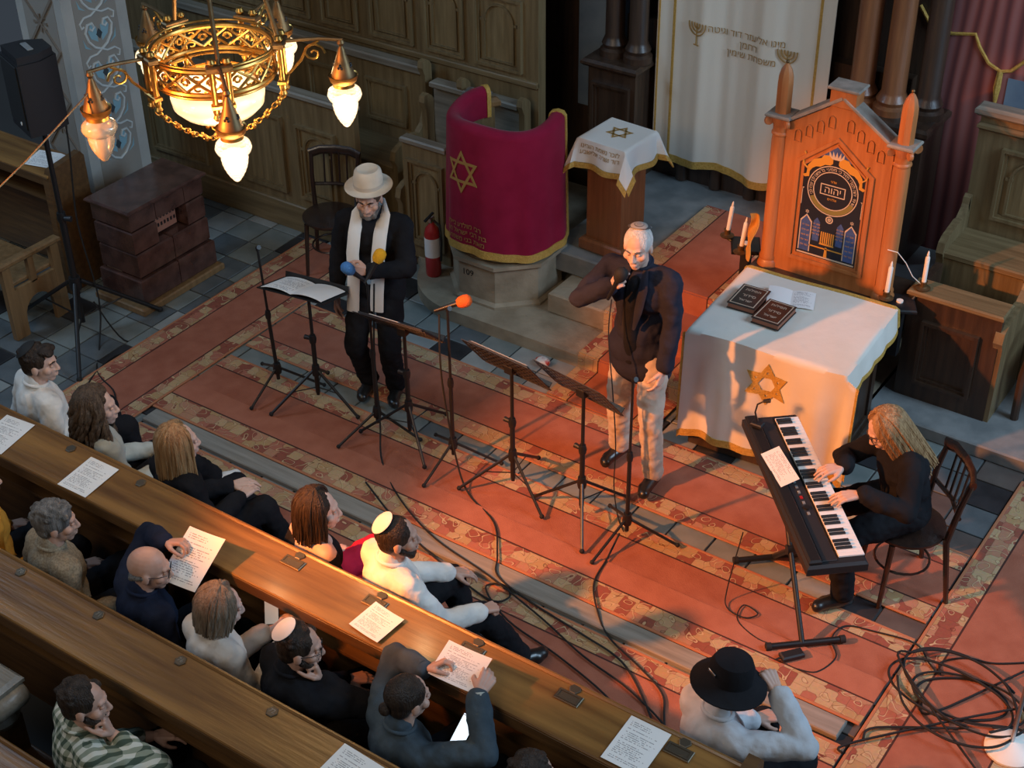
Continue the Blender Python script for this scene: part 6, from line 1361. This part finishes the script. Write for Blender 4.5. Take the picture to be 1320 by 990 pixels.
link('black_dress', blob([('e', dw['P']+dw['s']*0.02, (.18, .135, .14)), ('e', dw['P']+dw['s']*0.17, (.165, .13, .16)), ('e', dw['P']+dw['s']*0.33, (.172, .138, .10)), ('c', dw['S'][1]-dw['s']*0.03, dw['E'][1], .066, .056), ('c', dw['S'][-1]-dw['s']*0.03, dw['E'][-1], .066, .056), ('c', dw['E'][1], dw['W'][1], .055, .042), ('c', dw['E'][-1], dw['W'][-1], .055, .042)], 0.011, 4), 'blackcloth', dw['root'])
km = person('bearded man with white kippa and white shirt in the front row', -3.76, 4.33, 70, lean=(0, -0.02), head=(-28, -2, 0), top='whitecloth', bottom='blackcloth', hair=[('hair', SMOOTH, 'hairdark')], width=0.17, wr=(0.24, 0.36, 0.60), wl=(-0.1, 0.40, 0.60), hands=('fist', 'relaxed'), ar=(0.22, 0.62, 0.112), al=(-0.08, 0.50, 0.112), group=G1); beard(km, 'hairdark'); kippa(km, M['white'], 0.107, -38, 38)
bh = person('person in a black brimmed hat and pale sweatshirt in the front row', -1.93, 4.33, 66, lean=(0, 0.0), head=(-5, -8, 0), top='bluegrey', bottom='blackcloth', hair=[('hair', SH[1], 'hairdark')], width=0.165, wr=(0.12, 0.24, 1.06), er=(1, 0.4, -0.5), wl=(-0.12, 0.34, 0.62), hands=('fist', 'relaxed'), group=G1)
mb = MB(); mb.lathe([(0.100, 0.045), (0.155, 0.020), (0.172, 0.015), (0.172, 0.021), (0.150, 0.030), (0.104, 0.060), (0.100, 0.12), (0.085, 0.155), (0.04, 0.165), (0.001, 0.165)], (0, -0.012, 0.0), 32, cap=False); head_part(bh, 'brimmed_hat', mb, 'blackcloth'); head_part(bh, 'hat_badge', MB().box((0.0, -0.121, 0.112), (0.05, 0.006, 0.018), bev=0.002), 'chrome')
# --- second row
gw = person('grey-haired woman in a tan tweed jacket at the left of the second row', -5.27, 3.46, 74, ar=(0.10, 0.30, 0.112), al=(-0.10, 0.30, 0.112), lean=(0, -0.02), head=(-26, -6, 0), top='tan', hair=[('hair', hair_short(50, 6, 1.06), 'hairgrey')], width=0.16, group=G2)
bd = person('bald man in a navy suit holding up a printed sheet in the second row', -4.64, 3.48, 74, ar=(0.10, 0.30, 0.112), al=(-0.10, 0.30, 0.112), lean=(0, -0.02), head=(-36, -10, 0), top='navysuit', skin='skin', wr=(0.22, 0.20, 0.70), wl=('w', -4.68, 3.69, 1.10), el=(-1, -0.2, -0.7), hands=('relaxed', 'pinch'), hl=((0.75, 0.6, 0.2), (0.2, -0.3, -0.9)), width=0.17, group=G2,
            hair=[('side_hair', blob([('c', (.074, -.02, .0), (.05, -.075, -.02), .014, .018), ('c', (-.074, -.02, .0), (-.05, -.075, -.02), .014, .018), ('c', (-.05, -.075, -.02), (.05, -.075, -.02), .020, .020)], 0.007, 3), 'hairgrey')]); glasses(bd)
head_part(bd, 'shirt_collar', MB().lathe([(0.064, -0.135), (0.068, -0.165)], (0, -0.03, 0), 20, cap=False), M['paper'])
lw_ = person('woman with blond bob and pale blouse looking at a phone in the second row', -4.155, 3.46, 76, ar=(0.10, 0.30, 0.112), al=(-0.10, 0.30, 0.112), lean=(0, -0.02), head=(-20, -14, 0), top='palebeige', skin='skinpale', wr=(0.14, 0.26, 0.78), wl=(0.0, 0.28, 0.78), hair=[('hair', SMOOTH, 'hairash'), ('bob_hair', strands(110, 0.15, 2.2, 0.0015, 0.009, 12, 0.0, -0.01), 'hairash')], width=0.14, hands=('grip', 'relaxed'), group=G2)
k2 = person('man with white kippa and dark sweater, chin on hand, in the second row', -3.68, 3.47, 70, ar=(0.10, 0.30, 0.112), al=(-0.10, 0.30, 0.112), lean=(0, 0.0), head=(-30, -8, 0), top='blackcloth', hair=[('hair', SH[2], 'hairdark')], wr='chin', er=(1, 0.2, -0.6), wl=(-0.1, 0.32, 0.62), hands=('fist', 'relaxed'), hr=((-0.15, -0.15, 0.95), (-0.3, -1, 0)), group=G2); beard(k2, 'hairdark'); kippa(k2, M['white'], 0.112, -38, 36); glasses(k2)
dj = person('person in a dark denim jacket with tied-back hair holding a sheet with both hands', -3.05, 3.49, 70, ar=(0.10, 0.30, 0.112), al=(-0.10, 0.30, 0.112), lean=(0, -0.02), head=(0, -8, 0), top='denim', hair=[('hair', SMOOTH, 'hairdark'), ('hair_bun', blob([('e', (0, -.118, -.01), (.032, .028, .032))], 0.007, 2), 'hairdark')], wr=('w', -2.80, 3.73, 1.09), wl=('w', -3.09, 3.72, 1.09), er=(1, -0.3, -0.6), el=(-1, -0.3, -0.6), hands=('pinch', 'pinch'), hr=((-0.35, 0.8, 0.35), (-0.5, -0.2, -0.8)), hl=((0.35, 0.8, 0.35), (0.5, -0.2, -0.8)), width=0.165, group=G2)
cuf = [link('cuff', MB().lathe([(0.046, -0.035), (0.049, 0.0), (0.046, 0.03)], dj['W'][k].lerp(dj['E'][k], 0.12), 14, (dj['E'][k]-dj['W'][k]).to_track_quat('Z', 'Y').to_matrix(), cap=False).mesh('cuff', 60), 'denim' if k < 0 else 'greygreen', dj['root']) for k in (1, -1)]
db = person('dark-haired person cut by the bottom edge beside the denim jacket', -2.40, 3.48, 60, ar=(0.10, 0.30, 0.112), al=(-0.10, 0.30, 0.112), lean=(0, -0.02), head=(0, -8, 0), top='blackcloth', hair=[('hair', SH[1], 'hairdark')], group=G2, torso_h=0.40)
M['mustard'] = cloth('mustard knit', (0.42, 0.20, 0.03))
mp_ = person('person in a mustard orange top cut off by the left edge in the second row', -5.86, 3.46, 74, ar=(0.10, 0.30, 0.112), al=(-0.10, 0.30, 0.112), lean=(0, -0.02), head=(-20, -4, 0), top='mustard', hair=[('hair', SH[1], 'hairdark')], width=0.16, group=G2)
# --- third row
M['plaid'] = bpy.data.materials.new('green plaid'); M['plaid'].use_nodes = True; nt = M['plaid'].node_tree; b = nt.nodes['Principled BSDF']; b.inputs['Roughness'].default_value = 0.9
tc = nn(nt, 'ShaderNodeTexCoord'); fac = []
sp_ = nn(nt, 'ShaderNodeSeparateXYZ'); nt.links.new(tc.outputs['Object'], sp_.inputs[0])
for ax in (0, 2):
    a_ = nn(nt, 'ShaderNodeMath', operation='MULTIPLY'); a_.inputs[1].default_value = 22.0; nt.links.new(sp_.outputs[ax], a_.inputs[0]); f_ = nn(nt, 'ShaderNodeMath', operation='FRACT'); nt.links.new(a_.outputs[0], f_.inputs[0])
    g_ = nn(nt, 'ShaderNodeMath', operation='GREATER_THAN'); g_.inputs[1].default_value = 0.5; nt.links.new(f_.outputs[0], g_.inputs[0]); fac.append(g_)
sm = nn(nt, 'ShaderNodeMath', operation='ADD'); nt.links.new(fac[0].outputs[0], sm.inputs[0]); nt.links.new(fac[1].outputs[0], sm.inputs[1]); hv = nn(nt, 'ShaderNodeMath', operation='MULTIPLY'); hv.inputs[1].default_value = 0.5; nt.links.new(sm.outputs[0], hv.inputs[0])
rp = nn(nt, 'ShaderNodeValToRGB'); rp.color_ramp.interpolation = 'CONSTANT'; e = rp.color_ramp.elements; e[0].color = (0.58, 0.58, 0.50, 1); e[1].position = 0.8; e[1].color = (0.05, 0.075, 0.05, 1); x = e.new(0.4); x.color = (0.24, 0.27, 0.20, 1)
nt.links.new(hv.outputs[0], rp.inputs[0]); nt.links.new(rp.outputs[0], b.inputs['Base Color'])
pm = person('bearded man in a green plaid shirt resting chin on hand at lower left', -4.23, 2.69, 66, ar=(0.10, 0.30, 0.112), al=(-0.10, 0.30, 0.112), lean=(0, 0.0), head=(-28, -4, 0), top='plaid', hair=[('hair', SH[2], 'hairdark')], wr='chin', er=(1, 0.3, -0.6), wl=(-0.1, 0.32, 0.62), hands=('fist', 'relaxed'), hr=((-0.15, -0.15, 0.95), (-0.3, -1, 0)), sleeve=0.75); beard(pm, 'hairdark')
# --- held papers and phones
def held_sheet(label, c, xdir, ydir, w, h, m='sheet'):
    x = Vector(xdir).normalized(); n = x.cross(Vector(ydir)).normalized(); y = n.cross(x); T = Matrix(((x.x, y.x, n.x, c[0]), (x.y, y.y, n.y, c[1]), (x.z, y.z, n.z, c[2]), (0, 0, 0, 1)))
    return sheet('song_sheet', label, T, w, h, 0.008, m)
held_sheet('printed sheet held up by the bald man in the navy suit', (-4.50, 3.70, 1.07), (0.92, 0.10, 0), (-0.25, 0.85, 0.42), 0.22, 0.30)
held_sheet('printed sheet held in both hands by the person in the denim jacket', (-2.945, 3.80, 1.125), (0.97, 0.05, 0), (0, 0.93, 0.30), 0.23, 0.185)
def phone(label, c, xdir, ydir, lit):
    x = Vector(xdir).normalized(); n = x.cross(Vector(ydir)).normalized(); y = n.cross(x); p = thing('mobile_phone', label, 'phone'); p.matrix_world = Matrix(((x.x, y.x, n.x, c[0]), (x.y, y.y, n.y, c[1]), (x.z, y.z, n.z, c[2]), (0, 0, 0, 1)))
    MB().box((0, 0, 0), (0.075, 0.155, 0.009), bev=0.003).build('case', 'black', p); MB().box((0, 0, 0.0052), (0.068, 0.146, 0.001)).build('screen', lit, p, smooth=None)
phone('lit mobile phone on the lap of the person in the denim jacket', (-2.94, 3.80, 0.72), (0.95, 0.1, 0), (0, 0.9, 0.35), mat('lit screen', (0.5, 0.55, 0.6), 0.3, emit=(0.75, 0.88, 1.0), estr=1.4))
phone('mobile phone in the hands of the woman with the blond bob', (-4.10, 3.80, 0.87), (0.8, 0.5, 0.1), (-0.3, 0.6, 0.7), mat('dim screen', (0.25, 0.27, 0.25), 0.3, emit=(0.7, 0.75, 0.7), estr=0.25))
tag(MB().sphere((-4.87, 7.38, 0.035), (0.06, 0.045, 0.035), 12, 8).build('snack_bag', mat('red white wrapper', (0.55, 0.06, 0.03), 0.35, c2=(0.75, 0.72, 0.68), scale=14, contrast=(0.45, 0.55))), 'small red and white wrapper on the floor before the steps', 'wrapper')
